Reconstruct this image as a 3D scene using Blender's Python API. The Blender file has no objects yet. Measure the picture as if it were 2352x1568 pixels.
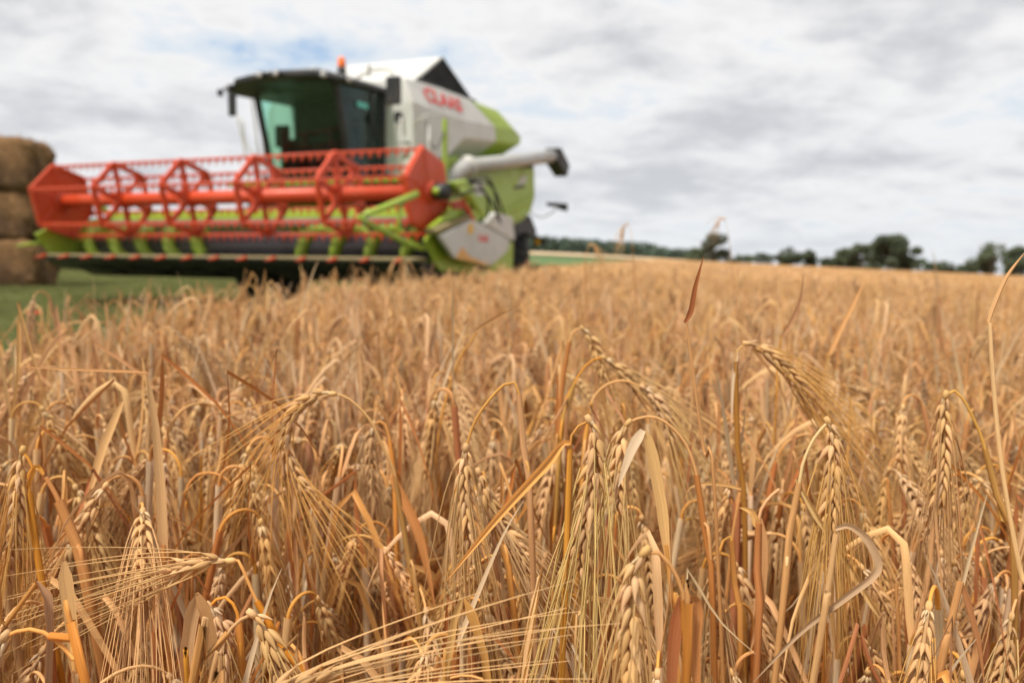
import bpy, math, random
import numpy as np
from mathutils import Vector, Matrix

scene = bpy.context.scene
col = scene.collection
R = math.radians

# ------------------------------------------------------------------ camera
EYE = 1.0
PITCH, ROLL = R(6.25), R(1.0)
fw = Vector((0, math.cos(PITCH), -math.sin(PITCH)))
u0 = Vector((0, math.sin(PITCH), math.cos(PITCH)))
r0 = Vector((1, 0, 0))
rt = r0 * math.cos(ROLL) + u0 * math.sin(ROLL)
up = -r0 * math.sin(ROLL) + u0 * math.cos(ROLL)
cam = bpy.data.cameras.new("camera")
cam.sensor_width = 22.2
cam.lens = 18.0
cam.clip_start = 0.02
cam.clip_end = 6000
cam.dof.use_dof = True
cam.dof.focus_distance = 0.50
cam.dof.aperture_fstop = 4.2
cam.dof.aperture_blades = 7
co = bpy.data.objects.new("camera", cam)
col.objects.link(co)
M = Matrix((rt, up, -fw)).transposed().to_4x4()
M.translation = (0, 0, EYE)
co.matrix_world = M
scene.camera = co

# ------------------------------------------------------------------ sky and sun
SUN_EL, SUN_AZ = R(61), R(222)          # azimuth clockwise from +Y
w = bpy.data.worlds.new("World")
scene.world = w
w.use_nodes = True
nt = w.node_tree
nt.nodes.clear()


def N(t, typ, **kw):
    n = t.nodes.new(typ)
    for k, v in kw.items():
        if k.startswith('i_'):
            n.inputs[k[2:].replace('_', ' ')].default_value = v
        elif k.startswith('n') and k[1:].isdigit():
            n.inputs[int(k[1:])].default_value = v
        else:
            setattr(n, k, v)
    return n


def math_(t, op, a, b=None, c=None, clamp=False):
    n = t.nodes.new('ShaderNodeMath')
    n.operation = op
    n.use_clamp = clamp
    for i, s in enumerate((a, b, c)):
        if s is None:
            continue
        if isinstance(s, (int, float)):
            n.inputs[i].default_value = s
        else:
            t.links.new(s, n.inputs[i])
    return n.outputs[0]


def ramp(t, fac, stops, interp='EASE'):
    n = t.nodes.new('ShaderNodeValToRGB')
    n.color_ramp.interpolation = interp
    e = n.color_ramp.elements
    while len(e) < len(stops):
        e.new(0.5)
    for el, (p, c) in zip(e, stops):
        el.position = p
        el.color = c if len(c) == 4 else (*c, 1)
    t.links.new(fac, n.inputs[0])
    return n.outputs[0]


sky = N(nt, 'ShaderNodeTexSky', sky_type='NISHITA', sun_disc=False, sun_elevation=SUN_EL,
        sun_rotation=SUN_AZ, air_density=1.0, dust_density=1.5, ozone_density=1.0)
bg_sky = N(nt, 'ShaderNodeBackground', i_Strength=0.13)
nt.links.new(sky.outputs[0], bg_sky.inputs[0])
tc = N(nt, 'ShaderNodeTexCoord')
sp = N(nt, 'ShaderNodeSeparateXYZ')
nt.links.new(tc.outputs['Generated'], sp.inputs[0])
zc = math_(nt, 'MAXIMUM', sp.outputs[2], 0.0)
den = math_(nt, 'ADD', zc, 0.21)
cx = math_(nt, 'DIVIDE', sp.outputs[0], den)
cy = math_(nt, 'DIVIDE', sp.outputs[1], den)
cb = N(nt, 'ShaderNodeCombineXYZ')
nt.links.new(cx, cb.inputs[0])
nt.links.new(cy, cb.inputs[1])


def wnoise(scale, detail, rough, dist=0.0, off=(0, 0, 0)):
    m = N(nt, 'ShaderNodeMapping')
    m.inputs['Location'].default_value = off
    nt.links.new(cb.outputs[0], m.inputs[0])
    n = N(nt, 'ShaderNodeTexNoise', i_Scale=scale, i_Detail=detail, i_Roughness=rough, i_Distortion=dist)
    nt.links.new(m.outputs[0], n.inputs['Vector'])
    return n.outputs[0]


n_big = wnoise(0.9, 3, 0.5, 0.2, (3.1, 1.7, 0))
n_mid = wnoise(2.6, 7, 0.56, 0.25, (0.4, 2.2, 5))
n_fin = wnoise(7.0, 6, 0.6, 0.1, (7, 1, 2))
dens = math_(nt, 'ADD', math_(nt, 'MULTIPLY', n_big, 0.36), math_(nt, 'ADD', math_(nt, 'MULTIPLY', n_mid, 0.46), math_(nt, 'MULTIPLY', n_fin, 0.18)))
dens = math_(nt, 'ADD', math_(nt, 'MULTIPLY', math_(nt, 'SUBTRACT', dens, 0.5), 1.35), 0.502)
cloud_col = ramp(nt, dens, [(0.35, (0.74, 0.82, 0.91)), (0.44, (0.95, 0.945, 0.945)), (0.50, (0.87, 0.868, 0.88)), (0.565, (0.73, 0.735, 0.76)), (0.65, (0.58, 0.59, 0.625))], 'LINEAR')
cover = ramp(nt, dens, [(0.26, (0.15, 0.15, 0.15)), (0.36, (1, 1, 1))], 'EASE')
# the overcast deck pales towards the horizon where the air is thick
hz = ramp(nt, zc, [(0.0, (1, 1, 1)), (0.09, (0.45, 0.45, 0.45)), (0.26, (0, 0, 0))], 'EASE')
mixc = N(nt, 'ShaderNodeMix', data_type='RGBA')
mixc.inputs['B'].default_value = (0.80, 0.84, 0.88, 1)
nt.links.new(cloud_col, mixc.inputs['A'])
nt.links.new(math_(nt, 'MULTIPLY', hz, 0.55), mixc.inputs['Factor'])
bg_cl = N(nt, 'ShaderNodeBackground', i_Strength=0.74)
nt.links.new(mixc.outputs['Result'], bg_cl.inputs[0])
mixs = N(nt, 'ShaderNodeMixShader')
nt.links.new(math_(nt, 'MAXIMUM', cover, math_(nt, 'MULTIPLY', hz, 0.8)), mixs.inputs[0])
nt.links.new(bg_sky.outputs[0], mixs.inputs[1])
nt.links.new(bg_cl.outputs[0], mixs.inputs[2])
wo = N(nt, 'ShaderNodeOutputWorld')
nt.links.new(mixs.outputs[0], wo.inputs[0])

sl = bpy.data.lights.new("sun", 'SUN')
sl.energy = 3.8
sl.angle = R(10)
sl.color = (1.0, 0.95, 0.86)
so = bpy.data.objects.new("sun", sl)
col.objects.link(so)
sdir = Vector((math.sin(SUN_AZ) * math.cos(SUN_EL), math.cos(SUN_AZ) * math.cos(SUN_EL), math.sin(SUN_EL)))
so.rotation_euler = sdir.to_track_quat('Z', 'Y').to_euler()
so.location = sdir * 50

scene.view_settings.view_transform = 'Standard'
scene.view_settings.look = 'None'
scene.view_settings.exposure = 0.40
scene.view_settings.gamma = 1.0
scene.view_settings.use_curve_mapping = False
scene.render.engine = 'CYCLES'
cyc = scene.cycles
cyc.use_denoising = True
cyc.max_bounces = 8
cyc.diffuse_bounces = 5
cyc.glossy_bounces = 3
cyc.transmission_bounces = 6
cyc.transparent_max_bounces = 10
cyc.use_adaptive_sampling = True
cyc.adaptive_threshold = 0.015
cyc.sample_clamp_indirect = 8

# ------------------------------------------------------------------ pixel -> place (2352 x 1568 frame)
FPX, CXP, CYP = 2352 * 18 / 22.2, 1176.0, 784.0
RT, UPV, FWV, CAMV = (np.array(v) for v in (rt, up, fw, (0, 0, EYE)))


def at(x, y, D):
    return CAMV + (FWV + RT * (x - CXP) / FPX - UPV * (y - CYP) / FPX) * D


def gz(x, y):
    sx = 0.5 * (x + math.sqrt(x * x + 4.0)) - 1.0
    rise = 0.010 * min(max(y - 275.0, 0.0), 200.0) * min(max((120.0 - x) / 80.0, 0.0), 1.0)
    return -0.027 * sx - 0.003 * max(y - 20.0, 0.0) + rise


# ------------------------------------------------------------------ materials
MATS = {}


def new_mat(name):
    m = bpy.data.materials.new(name)
    m.use_nodes = True
    m.node_tree.nodes.clear()
    MATS[name] = m
    return m, m.node_tree


def out(t, sh):
    o = t.nodes.new('ShaderNodeOutputMaterial')
    t.links.new(sh, o.inputs[0])


def paint(name, c, rough=0.4, metal=0.0, dirt=0.25, dirtcol=(0.33, 0.27, 0.19), scale=3.0, coat=0.0):
    """painted metal with dust and slight unevenness"""
    m, t = new_mat(name)
    tcn = N(t, 'ShaderNodeTexCoord')
    n1 = N(t, 'ShaderNodeTexNoise', i_Scale=scale, i_Detail=8, i_Roughness=0.65)
    t.links.new(tcn.outputs['Object'], n1.inputs['Vector'])
    f = ramp(t, n1.outputs[0], [(0.42, (0, 0, 0)), (0.75, (1, 1, 1))])
    mx = N(t, 'ShaderNodeMix', data_type='RGBA')
    mx.inputs['A'].default_value = (*c, 1)
    mx.inputs['B'].default_value = (*dirtcol, 1)
    t.links.new(math_(t, 'MULTIPLY', f, dirt), mx.inputs['Factor'])
    b = N(t, 'ShaderNodeBsdfPrincipled', i_Metallic=metal)
    b.inputs['Coat Weight'].default_value = coat
    t.links.new(mx.outputs['Result'], b.inputs['Base Color'])
    t.links.new(math_(t, 'ADD', rough, math_(t, 'MULTIPLY', f, 0.3)), b.inputs['Roughness'])
    out(t, b.outputs[0])
    return m


paint('red', (0.58, 0.058, 0.012), 0.45, dirt=0.12)
paint('lime', (0.30, 0.42, 0.035), 0.38, dirt=0.2)
paint('white_paint', (0.57, 0.565, 0.53), 0.35, dirt=0.2)
paint('grey_paint', (0.52, 0.51, 0.47), 0.4, dirt=0.25)
paint('black_plastic', (0.012, 0.012, 0.013), 0.5, dirt=0.12)
paint('dark_metal', (0.035, 0.033, 0.034), 0.45, metal=0.3, dirt=0.35, dirtcol=(0.16, 0.12, 0.08))
paint('steel', (0.42, 0.42, 0.43), 0.35, metal=0.8, dirt=0.2)
paint('auger_steel', (0.13, 0.12, 0.13), 0.32, metal=0.6, dirt=0.35, dirtcol=(0.18, 0.13, 0.09))
paint('tube_white', (0.40, 0.40, 0.385), 0.35, dirt=0.3)
paint('rubber', (0.022, 0.022, 0.023), 0.75, dirt=0.5, dirtcol=(0.10, 0.085, 0.06))
paint('yellow', (0.75, 0.42, 0.03), 0.5, dirt=0.1)
paint('orange_stripe', (0.70, 0.36, 0.10), 0.5, dirt=0.1)
paint('dust_strip', (0.26, 0.20, 0.10), 0.8, dirt=0.5, dirtcol=(0.25, 0.3, 0.08))
paint('letter_red', (0.72, 0.05, 0.045), 0.4, dirt=0.05)
paint('lamp_glass', (0.45, 0.44, 0.43), 0.15, dirt=0.05)
paint('beacon_orange', (0.85, 0.17, 0.02), 0.2, dirt=0.05)
paint('interior', (0.008, 0.008, 0.009), 0.85, dirt=0.0)
paint('teal_sticker', (0.10, 0.50, 0.45), 0.4, dirt=0.05)
paint('poppy', (0.72, 0.05, 0.02), 0.6, dirt=0.0)

m, t = new_mat('glass')
tr = N(t, 'ShaderNodeBsdfTransparent')
tr.inputs[0].default_value = (0.80, 0.955, 0.905, 1)
gl = N(t, 'ShaderNodeBsdfGlossy', i_Roughness=0.03)
gl.inputs[0].default_value = (0.9, 0.95, 0.95, 1)
fr = N(t, 'ShaderNodeLayerWeight')
ms = N(t, 'ShaderNodeMixShader')
t.links.new(math_(t, 'ADD', 0.03, math_(t, 'MULTIPLY', math_(t, 'POWER', fr.outputs['Facing'], 5.0), 0.6)), ms.inputs[0])
t.links.new(tr.outputs[0], ms.inputs[1])
t.links.new(gl.outputs[0], ms.inputs[2])
out(t, ms.outputs[0])

# dry barley: colour comes from the mesh (each leaf, stem and grain its own), streaked along its length
m, t = new_mat('straw')
ac = N(t, 'ShaderNodeAttribute', attribute_name='tint')
au = N(t, 'ShaderNodeAttribute', attribute_name='grainvec')
ns = N(t, 'ShaderNodeTexNoise', i_Scale=1.0, i_Detail=4, i_Roughness=0.6)
t.links.new(au.outputs['Vector'], ns.inputs['Vector'])
mpv = N(t, 'ShaderNodeVectorMath', operation='MULTIPLY')
mpv.inputs[1].default_value = (0.45, 3.0, 1.0)
t.links.new(au.outputs['Vector'], mpv.inputs[0])
n2 = N(t, 'ShaderNodeTexNoise', i_Scale=1.0, i_Detail=5, i_Roughness=0.7)
t.links.new(mpv.outputs[0], n2.inputs['Vector'])
oi = N(t, 'ShaderNodeObjectInfo')
streak = math_(t, 'MINIMUM', math_(t, 'ADD', 0.42, math_(t, 'MULTIPLY', ns.outputs[0], 0.98)), 1.05)
hsv = N(t, 'ShaderNodeHueSaturation')
t.links.new(ac.outputs['Color'], hsv.inputs['Color'])
t.links.new(math_(t, 'MULTIPLY', streak, math_(t, 'ADD', 0.86, math_(t, 'MULTIPLY', oi.outputs['Random'], 0.28))), hsv.inputs['Value'])
rnd2 = math_(t, 'FRACT', math_(t, 'MULTIPLY', oi.outputs['Random'], 37.7))
t.links.new(math_(t, 'ADD', 0.96, math_(t, 'MULTIPLY', rnd2, 0.13)), hsv.inputs['Saturation'])
t.links.new(math_(t, 'ADD', 0.4890, math_(t, 'MULTIPLY', rnd2, 0.008)), hsv.inputs['Hue'])
sp_f = ramp(t, n2.outputs[0], [(0.60, (0, 0, 0)), (0.70, (1, 1, 1))])
mx = N(t, 'ShaderNodeMix', data_type='RGBA')
t.links.new(math_(t, 'MULTIPLY', sp_f, 0.30), mx.inputs['Factor'])
t.links.new(hsv.outputs[0], mx.inputs['A'])
mx.inputs['B'].default_value = (0.26, 0.115, 0.04, 1)
pb = N(t, 'ShaderNodeBsdfPrincipled', i_Roughness=0.62)
pb.inputs['Specular IOR Level'].default_value = 0.22
t.links.new(mx.outputs['Result'], pb.inputs['Base Color'])
bm_ = N(t, 'ShaderNodeBump', i_Strength=0.35, i_Distance=0.0006)
t.links.new(ns.outputs[0], bm_.inputs['Height'])
t.links.new(bm_.outputs[0], pb.inputs['Normal'])
tl = N(t, 'ShaderNodeBsdfTranslucent')
t.links.new(mx.outputs['Result'], tl.inputs[0])
ms = N(t, 'ShaderNodeMixShader', i_Fac=0.28)
t.links.new(pb.outputs[0], ms.inputs[1])
t.links.new(tl.outputs[0], ms.inputs[2])
out(t, ms.outputs[0])


def foliage(name, a, b, trans=0.25, scale=0.6):
    m, t = new_mat(name)
    oi = N(t, 'ShaderNodeObjectInfo')
    g = N(t, 'ShaderNodeNewGeometry')
    tcn = N(t, 'ShaderNodeTexCoord')
    n = N(t, 'ShaderNodeTexNoise', i_Scale=scale, i_Detail=3)
    t.links.new(tcn.outputs['Object'], n.inputs['Vector'])
    mx = N(t, 'ShaderNodeMix', data_type='RGBA')
    mx.inputs['A'].default_value = (*a, 1)
    mx.inputs['B'].default_value = (*b, 1)
    t.links.new(math_(t, 'ADD', math_(t, 'MULTIPLY', g.outputs['Random Per Island'], 0.5), math_(t, 'MULTIPLY', n.outputs[0], 0.5), clamp=True), mx.inputs['Factor'])
    h = N(t, 'ShaderNodeHueSaturation')
    t.links.new(mx.outputs['Result'], h.inputs['Color'])
    t.links.new(math_(t, 'ADD', 0.75, math_(t, 'MULTIPLY', oi.outputs['Random'], 0.5)), h.inputs['Value'])
    p = N(t, 'ShaderNodeBsdfPrincipled', i_Roughness=0.6)
    t.links.new(h.outputs[0], p.inputs['Base Color'])
    tl = N(t, 'ShaderNodeBsdfTranslucent')
    t.links.new(h.outputs[0], tl.inputs[0])
    ms = N(t, 'ShaderNodeMixShader', i_Fac=trans)
    t.links.new(p.outputs[0], ms.inputs[1])
    t.links.new(tl.outputs[0], ms.inputs[2])
    out(t, ms.outputs[0])


foliage('tree_leaf', (0.075, 0.105, 0.055), (0.155, 0.185, 0.10))
foliage('far_leaf', (0.06, 0.088, 0.064), (0.10, 0.13, 0.088))
foliage('grey_leaf', (0.09, 0.10, 0.075), (0.14, 0.15, 0.11))
foliage('grass_blade', (0.12, 0.155, 0.036), (0.32, 0.30, 0.11), scale=0.35)
paint('bark', (0.10, 0.075, 0.055), 0.9, dirt=0.5, dirtcol=(0.05, 0.045, 0.035), scale=6)


def ground_mat(name, a, b, scale, c=None):
    m, t = new_mat(name)
    tcn = N(t, 'ShaderNodeTexCoord')
    n = N(t, 'ShaderNodeTexNoise', i_Scale=scale, i_Detail=9, i_Roughness=0.7)
    t.links.new(tcn.outputs['Object'], n.inputs['Vector'])
    st = [(0.35, a), (0.62, b)]
    if c:
        st.append((0.75, c))
    cc = ramp(t, n.outputs[0], st, 'LINEAR')
    p = N(t, 'ShaderNodeBsdfPrincipled', i_Roughness=0.9)
    t.links.new(cc, p.inputs['Base Color'])
    bu = N(t, 'ShaderNodeBump', i_Strength=0.6, i_Distance=0.05)
    t.links.new(n.outputs[0], bu.inputs['Height'])
    t.links.new(bu.outputs[0], p.inputs['Normal'])
    out(t, p.outputs[0])


ground_mat('meadow_soil', (0.065, 0.10, 0.025), (0.13, 0.155, 0.05), 0.8, (0.21, 0.18, 0.08))
ground_mat('field_earth', (0.20, 0.115, 0.05), (0.34, 0.21, 0.09), 9.0)
ground_mat('stubble', (0.50, 0.36, 0.20), (0.62, 0.46, 0.27), 0.3)
ground_mat('green_crop', (0.055, 0.11, 0.02), (0.085, 0.15, 0.035), 0.2)

# straw bale
m, t = new_mat('bale_straw')
tcn = N(t, 'ShaderNodeTexCoord')
mp = N(t, 'ShaderNodeMapping')
mp.inputs['Scale'].default_value = (9, 9, 38)
t.links.new(tcn.outputs['Object'], mp.inputs[0])
n1 = N(t, 'ShaderNodeTexNoise', i_Scale=1.3, i_Detail=8, i_Roughness=0.75, i_Distortion=0.8)
t.links.new(mp.outputs[0], n1.inputs['Vector'])
n2 = N(t, 'ShaderNodeTexNoise', i_Scale=1.6, i_Detail=4)
t.links.new(tcn.outputs['Object'], n2.inputs['Vector'])
c1 = ramp(t, n1.outputs[0], [(0.32, (0.06, 0.028, 0.011)), (0.5, (0.20, 0.10, 0.038)), (0.68, (0.44, 0.27, 0.11))], 'LINEAR')
c2 = N(t, 'ShaderNodeMix', data_type='RGBA', blend_type='MULTIPLY')
c2.inputs['Factor'].default_value = 1.0
t.links.new(c1, c2.inputs['A'])
t.links.new(ramp(t, n2.outputs[0], [(0.38, (0.50, 0.46, 0.42)), (0.62, (1.1, 1.08, 1.0))]), c2.inputs['B'])
p = N(t, 'ShaderNodeBsdfPrincipled', i_Roughness=0.85)
t.links.new(c2.outputs['Result'], p.inputs['Base Color'])
bu = N(t, 'ShaderNodeBump', i_Strength=0.9, i_Distance=0.03)
t.links.new(n1.outputs[0], bu.inputs['Height'])
t.links.new(bu.outputs[0], p.inputs['Normal'])
out(t, p.outputs[0])


# ------------------------------------------------------------------ mesh builder
def frames(P):
    P = np.asarray(P, float)
    T = np.gradient(P, axis=0)
    T /= np.linalg.norm(T, axis=1)[:, None] + 1e-12
    ref = np.array([0, 0, 1.0]) if abs(T[0][2]) < 0.9 else np.array([1.0, 0, 0])
    a = np.cross(T[0], ref)
    a /= np.linalg.norm(a)
    A = [a]
    for i in range(1, len(P)):
        a = A[-1] - T[i] * (A[-1] @ T[i])
        a /= np.linalg.norm(a) + 1e-12
        A.append(a)
    A = np.array(A)
    return T, A, np.cross(T, A)


class MB:
    def __init__(s):
        s.v, s.f, s.c, s.g, s.n = [], [], [], [], 0

    def add(s, V, F, C=None, G=None):
        V = np.asarray(V, float).reshape(-1, 3)
        k = len(V)
        s.v.append(V)
        s.f.extend([tuple(int(i) + s.n for i in f) for f in F])
        s.c.append(np.broadcast_to(np.asarray((1, 1, 1) if C is None else C, float), (k, 3)))
        s.g.append(np.zeros((k, 3)) if G is None else np.asarray(G, float))
        s.n += k
        return s

    def merge(s, o, mat=None):
        V = np.concatenate(o.v)
        if mat is not None:
            V = V @ mat[:3, :3].T + mat[:3, 3]
        return s.add(V, o.f, np.concatenate(o.c), np.concatenate(o.g))

    def tube(s, P, rad, n=6, C=None, cap=True, seed=0.0):
        P = np.asarray(P, float)
        k = len(P)
        rad = np.broadcast_to(np.asarray(rad, float), (k,))
        T, A, B = frames(P)
        th = np.arange(n) * 2 * math.pi / n
        V = P[:, None] + rad[:, None, None] * (np.cos(th)[None, :, None] * A[:, None] + np.sin(th)[None, :, None] * B[:, None])
        L = np.concatenate([[0], np.cumsum(np.linalg.norm(np.diff(P, axis=0), axis=1))])
        G = np.stack(np.broadcast_arrays(th[None, :] * 2.2, L[:, None] * 22, seed), -1).reshape(-1, 3)
        F = [(i * n + j, i * n + (j + 1) % n, (i + 1) * n + (j + 1) % n, (i + 1) * n + j) for i in range(k - 1) for j in range(n)]
        if cap:
            F += [tuple(range(n - 1, -1, -1)), tuple(range((k - 1) * n, k * n))]
        if C is not None:
            C = np.asarray(C, float)
            if C.ndim == 2:
                C = np.repeat(C, n, axis=0)
        return s.add(V, F, C, G)

    def ribbon(s, P, wid, nrm, fold=0.35, C=None, seed=0.0, twist=0.0):
        """leaf blade: half-folded strip; wid in metres along P, nrm = facing hint"""
        P = np.asarray(P, float)
        k = len(P)
        wid = np.broadcast_to(np.asarray(wid, float), (k,))
        T = np.gradient(P, axis=0)
        T /= np.linalg.norm(T, axis=1)[:, None] + 1e-12
        S = np.cross(T, np.asarray(nrm, float))
        S /= np.linalg.norm(S, axis=1)[:, None] + 1e-9
        Nn = np.cross(S, T)
        if twist:
            a = np.linspace(0, twist, k)[:, None]
            S, Nn = S * np.cos(a) + Nn * np.sin(a), Nn * np.cos(a) - S * np.sin(a)
        ac = np.array([-1, -0.5, 0, 0.5, 1.0])
        cu = np.array([1, 0.45, 0, 0.45, 1.0]) * fold
        V = P[:, None] + wid[:, None, None] * 0.5 * (ac[None, :, None] * S[:, None] * math.cos(fold) + cu[None, :, None] * Nn[:, None])
        L = np.concatenate([[0], np.cumsum(np.linalg.norm(np.diff(P, axis=0), axis=1))])
        G = np.stack(np.broadcast_arrays(ac[None, :] * 11.0, L[:, None] * 12, seed), -1).reshape(-1, 3)
        n = 5
        F = [(i * n + j, i * n + j + 1, (i + 1) * n + j + 1, (i + 1) * n + j) for i in range(k - 1) for j in range(n - 1)]
        if C is not None:
            C = np.asarray(C, float)
            if C.ndim == 2:
                C = np.repeat(C, n, axis=0)
        return s.add(V, F, C, G)

    def box(s, lo, hi):
        x0, y0, z0 = lo
        x1, y1, z1 = hi
        V = [(x0, y0, z0), (x1, y0, z0), (x1, y1, z0), (x0, y1, z0), (x0, y0, z1), (x1, y0, z1), (x1, y1, z1), (x0, y1, z1)]
        return s.add(V, [(3, 2, 1, 0), (4, 5, 6, 7), (0, 1, 5, 4), (1, 2, 6, 5), (2, 3, 7, 6), (3, 0, 4, 7)])

    def prism(s, poly, a, b, axis):
        """polygon extruded along axis 0 (poly = y,z), 1 (poly = x,z) or 2 (poly = x,y)"""
        n = len(poly)
        V = []
        for h in (a, b):
            for q in poly:
                e = list(q)
                e.insert(axis, h)
                V.append(e)
        F = [tuple(range(n)), tuple(range(2 * n - 1, n - 1, -1))] + [(i, (i + 1) % n, n + (i + 1) % n, n + i) for i in range(n)]
        return s.add(V, F)

    def mesh(s, name, mats, smooth=False):
        me = bpy.data.meshes.new(name)
        V = np.concatenate(s.v) if s.v else np.zeros((0, 3))
        me.from_pydata(V.tolist(), [], s.f)
        for mm in (mats if isinstance(mats, (list, tuple)) else [mats]):
            me.materials.append(MATS[mm])
        if 'straw' in mats:
            a = me.attributes.new('tint', 'FLOAT_COLOR', 'POINT')
            C = np.concatenate(s.c)
            a.data.foreach_set('color', np.concatenate([C, np.ones((len(C), 1))], 1).astype(np.float32).ravel())
            g = me.attributes.new('grainvec', 'FLOAT_VECTOR', 'POINT')
            g.data.foreach_set('vector', np.concatenate(s.g).astype(np.float32).ravel())
        if smooth:
            me.shade_smooth()
        me.update()
        return me


def recalc(me):
    import bmesh
    b = bmesh.new()
    b.from_mesh(me)
    bmesh.ops.recalc_face_normals(b, faces=b.faces)
    b.to_mesh(me)
    b.free()


def obj(name, me, parent=None, loc=None):
    o = bpy.data.objects.new(name, me)
    col.objects.link(o)
    if parent:
        o.parent = parent
    if loc is not None:
        o.location = loc
    return o


def tag(o, label=None, cat=None, group=None, kind=None):
    for k, v in (('label', label), ('category', cat), ('group', group), ('kind', kind)):
        if v:
            o[k] = v
    return o


def empty(name, loc, rz=0.0):
    e = bpy.data.objects.new(name, None)
    col.objects.link(e)
    e.location = loc
    e.rotation_euler = (0, 0, rz)
    e.empty_display_size = 0.1
    return e


def smooth_curve(P, n):
    """Catmull-Rom through P, resampled evenly to n points"""
    P = np.asarray(P, float)
    if len(P) == 2:
        return P[0] + (P[1] - P[0]) * np.linspace(0, 1, n)[:, None]
    Q = np.vstack([2 * P[0] - P[1], P, 2 * P[-1] - P[-2]])
    o = []
    for i in range(1, len(Q) - 2):
        p0, p1, p2, p3 = Q[i - 1:i + 3]
        for u in np.linspace(0, 1, 12, endpoint=False):
            o.append(0.5 * (2 * p1 + (p2 - p0) * u + (2 * p0 - 5 * p1 + 4 * p2 - p3) * u * u + (3 * p1 - p0 - 3 * p2 + p3) * u ** 3))
    o.append(P[-1])
    o = np.array(o)
    L = np.concatenate([[0], np.cumsum(np.linalg.norm(np.diff(o, axis=0), axis=1))])
    t_ = np.linspace(0, L[-1], n)
    return np.stack([np.interp(t_, L, o[:, k]) for k in range(3)], 1)


# ------------------------------------------------------------------ ground
def sheet(name, xs, ys, mat, dz, keep=None):
    V = [(x, y, gz(x, y) + dz) for y in ys for x in xs]
    n = len(xs)
    F = []
    for j in range(len(ys) - 1):
        for i in range(n - 1):
            if keep is None or keep(0.5 * (xs[i] + xs[i + 1]), 0.5 * (ys[j] + ys[j + 1])):
                F.append((j * n + i, j * n + i + 1, (j + 1) * n + i + 1, (j + 1) * n + i))
    mb = MB().add(V, F)
    o = obj(name, mb.mesh(name, mat, True))
    o['kind'] = 'structure'
    return o


lin = lambda a, b, n: [a + (b - a) * i / (n - 1) for i in range(n)]
EDGE = [(-3, -1.6), (0, -1.35), (1.5, -1.03), (2.5, -1.12), (4.6, -1.1), (10, 0.25), (20, 2.1), (60, 9.0), (400, 66)]


def edge_x(y):
    return float(np.interp(y, [e[0] for e in EDGE], [e[1] for e in EDGE]))


xs = lin(-2500, -60, 20) + lin(-50, 60, 56) + lin(80, 2500, 26)
ys = lin(-60, -8, 6) + lin(-6, 60, 34) + lin(70, 500, 30) + lin(560, 4000, 24)
sheet('meadow', xs, ys, 'meadow_soil', 0.0)
# earth under the barley follows the crop edge
ysf = lin(-3, 30, 67) + lin(33, 330, 60)
V, F = [], []
for j, y in enumerate(ysf):
    x0 = edge_x(y)
    for i in range(25):
        x = x0 + (i / 24) ** 2 * (8 + y * 0.95)
        V.append((x, y, gz(x, y) + 0.006))
for j in range(len(ysf) - 1):
    for i in range(24):
        F.append((j * 25 + i, j * 25 + i + 1, (j + 1) * 25 + i + 1, (j + 1) * 25 + i))
o = obj('field_soil', MB().add(V, F).mesh('field_soil', 'field_earth', True))
o['kind'] = 'structure'


def strip(name, quad, mat, dz, nx=16, ny=10):
    V, F = [], []
    q = [np.array(p, float) for p in quad]
    for j in range(ny + 1):
        for i in range(nx + 1):
            a, b = i / nx, j / ny
            p = (q[0] * (1 - a) + q[1] * a) * (1 - b) + (q[3] * (1 - a) + q[2] * a) * b
            V.append((p[0], p[1], gz(p[0], p[1]) + dz))
    for j in range(ny):
        for i in range(nx):
            k = j * (nx + 1) + i
            F.append((k, k + 1, k + nx + 2, k + nx + 1))
    o = obj(name, MB().add(V, F).mesh(name, mat, True))
    o['kind'] = 'structure'
    return o


strip('green_field', [(-60, 45), (7, 45), (46, 270), (-120, 270)], 'green_crop', 0.35)
strip('stubble_field', [(-160, 280), (70, 280), (110, 400), (-200, 400)], 'stubble', 0.75)

# ------------------------------------------------------------------ combine harvester
AL = R(23.3)
CH = empty('combine_harvester', (-4.11, 11.95, gz(-4.1, 13)), -AL)
CH.rotation_euler = (0, -0.010, -AL)
tag(CH, 'lime green and white combine harvester with a raised red reel standing on the grass', 'combine harvester')


def part(name, mb, mat, parent=None, smooth=False, bevel=0.0, fix=True):
    me = mb.mesh(name, mat, smooth)
    if fix:
        recalc(me)
    o = obj(name, me, parent or CH)
    if bevel:
        b = o.modifiers.new('bevel', 'BEVEL')
        b.width = bevel
        b.segments = 2
        b.limit_method = 'ANGLE'
    return o


def cyl(p0, p1, r, n=14):
    return MB().tube([p0, p1], r, n)


# -- header table
wall = part('header_back_wall', MB().prism([(1.0, 0.78), (1.0, 1.50), (1.10, 1.56), (1.16, 1.56), (1.16, 0.70)], -3.38, 3.38, 0), 'lime', bevel=0.01)
part('wall_beam', MB().box((-3.3, 0.90, 1.30), (3.3, 0.998, 1.40)), 'steel', wall)
part('wall_rail', MB().box((-3.3, 0.93, 1.16), (3.3, 0.996, 1.22)), 'dark_metal', wall)
part('header_table', MB().prism([(-0.30, 0.78), (-0.30, 0.75), (0.0, 0.60), (0.5, 0.56), (1.05, 0.60), (1.05, 0.76), (0.55, 0.74), (0.1, 0.74)], -3.36, 3.36, 0), 'black_plastic')
for k in range(7):
    u = -2.9 + k * 0.95
    part('skid_plate', MB().prism([(-0.1, 0.62), (0.2, 0.50), (0.95, 0.47), (1.05, 0.585), (0.5, 0.555)], u, u + 0.7, 0), 'dark_metal')
cb_ = part('cutter_bar', MB().prism([(-0.42, 0.795), (-0.42, 0.82), (-0.12, 0.84), (-0.12, 0.79)], -3.34, 3.34, 0), 'dust_strip')
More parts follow.
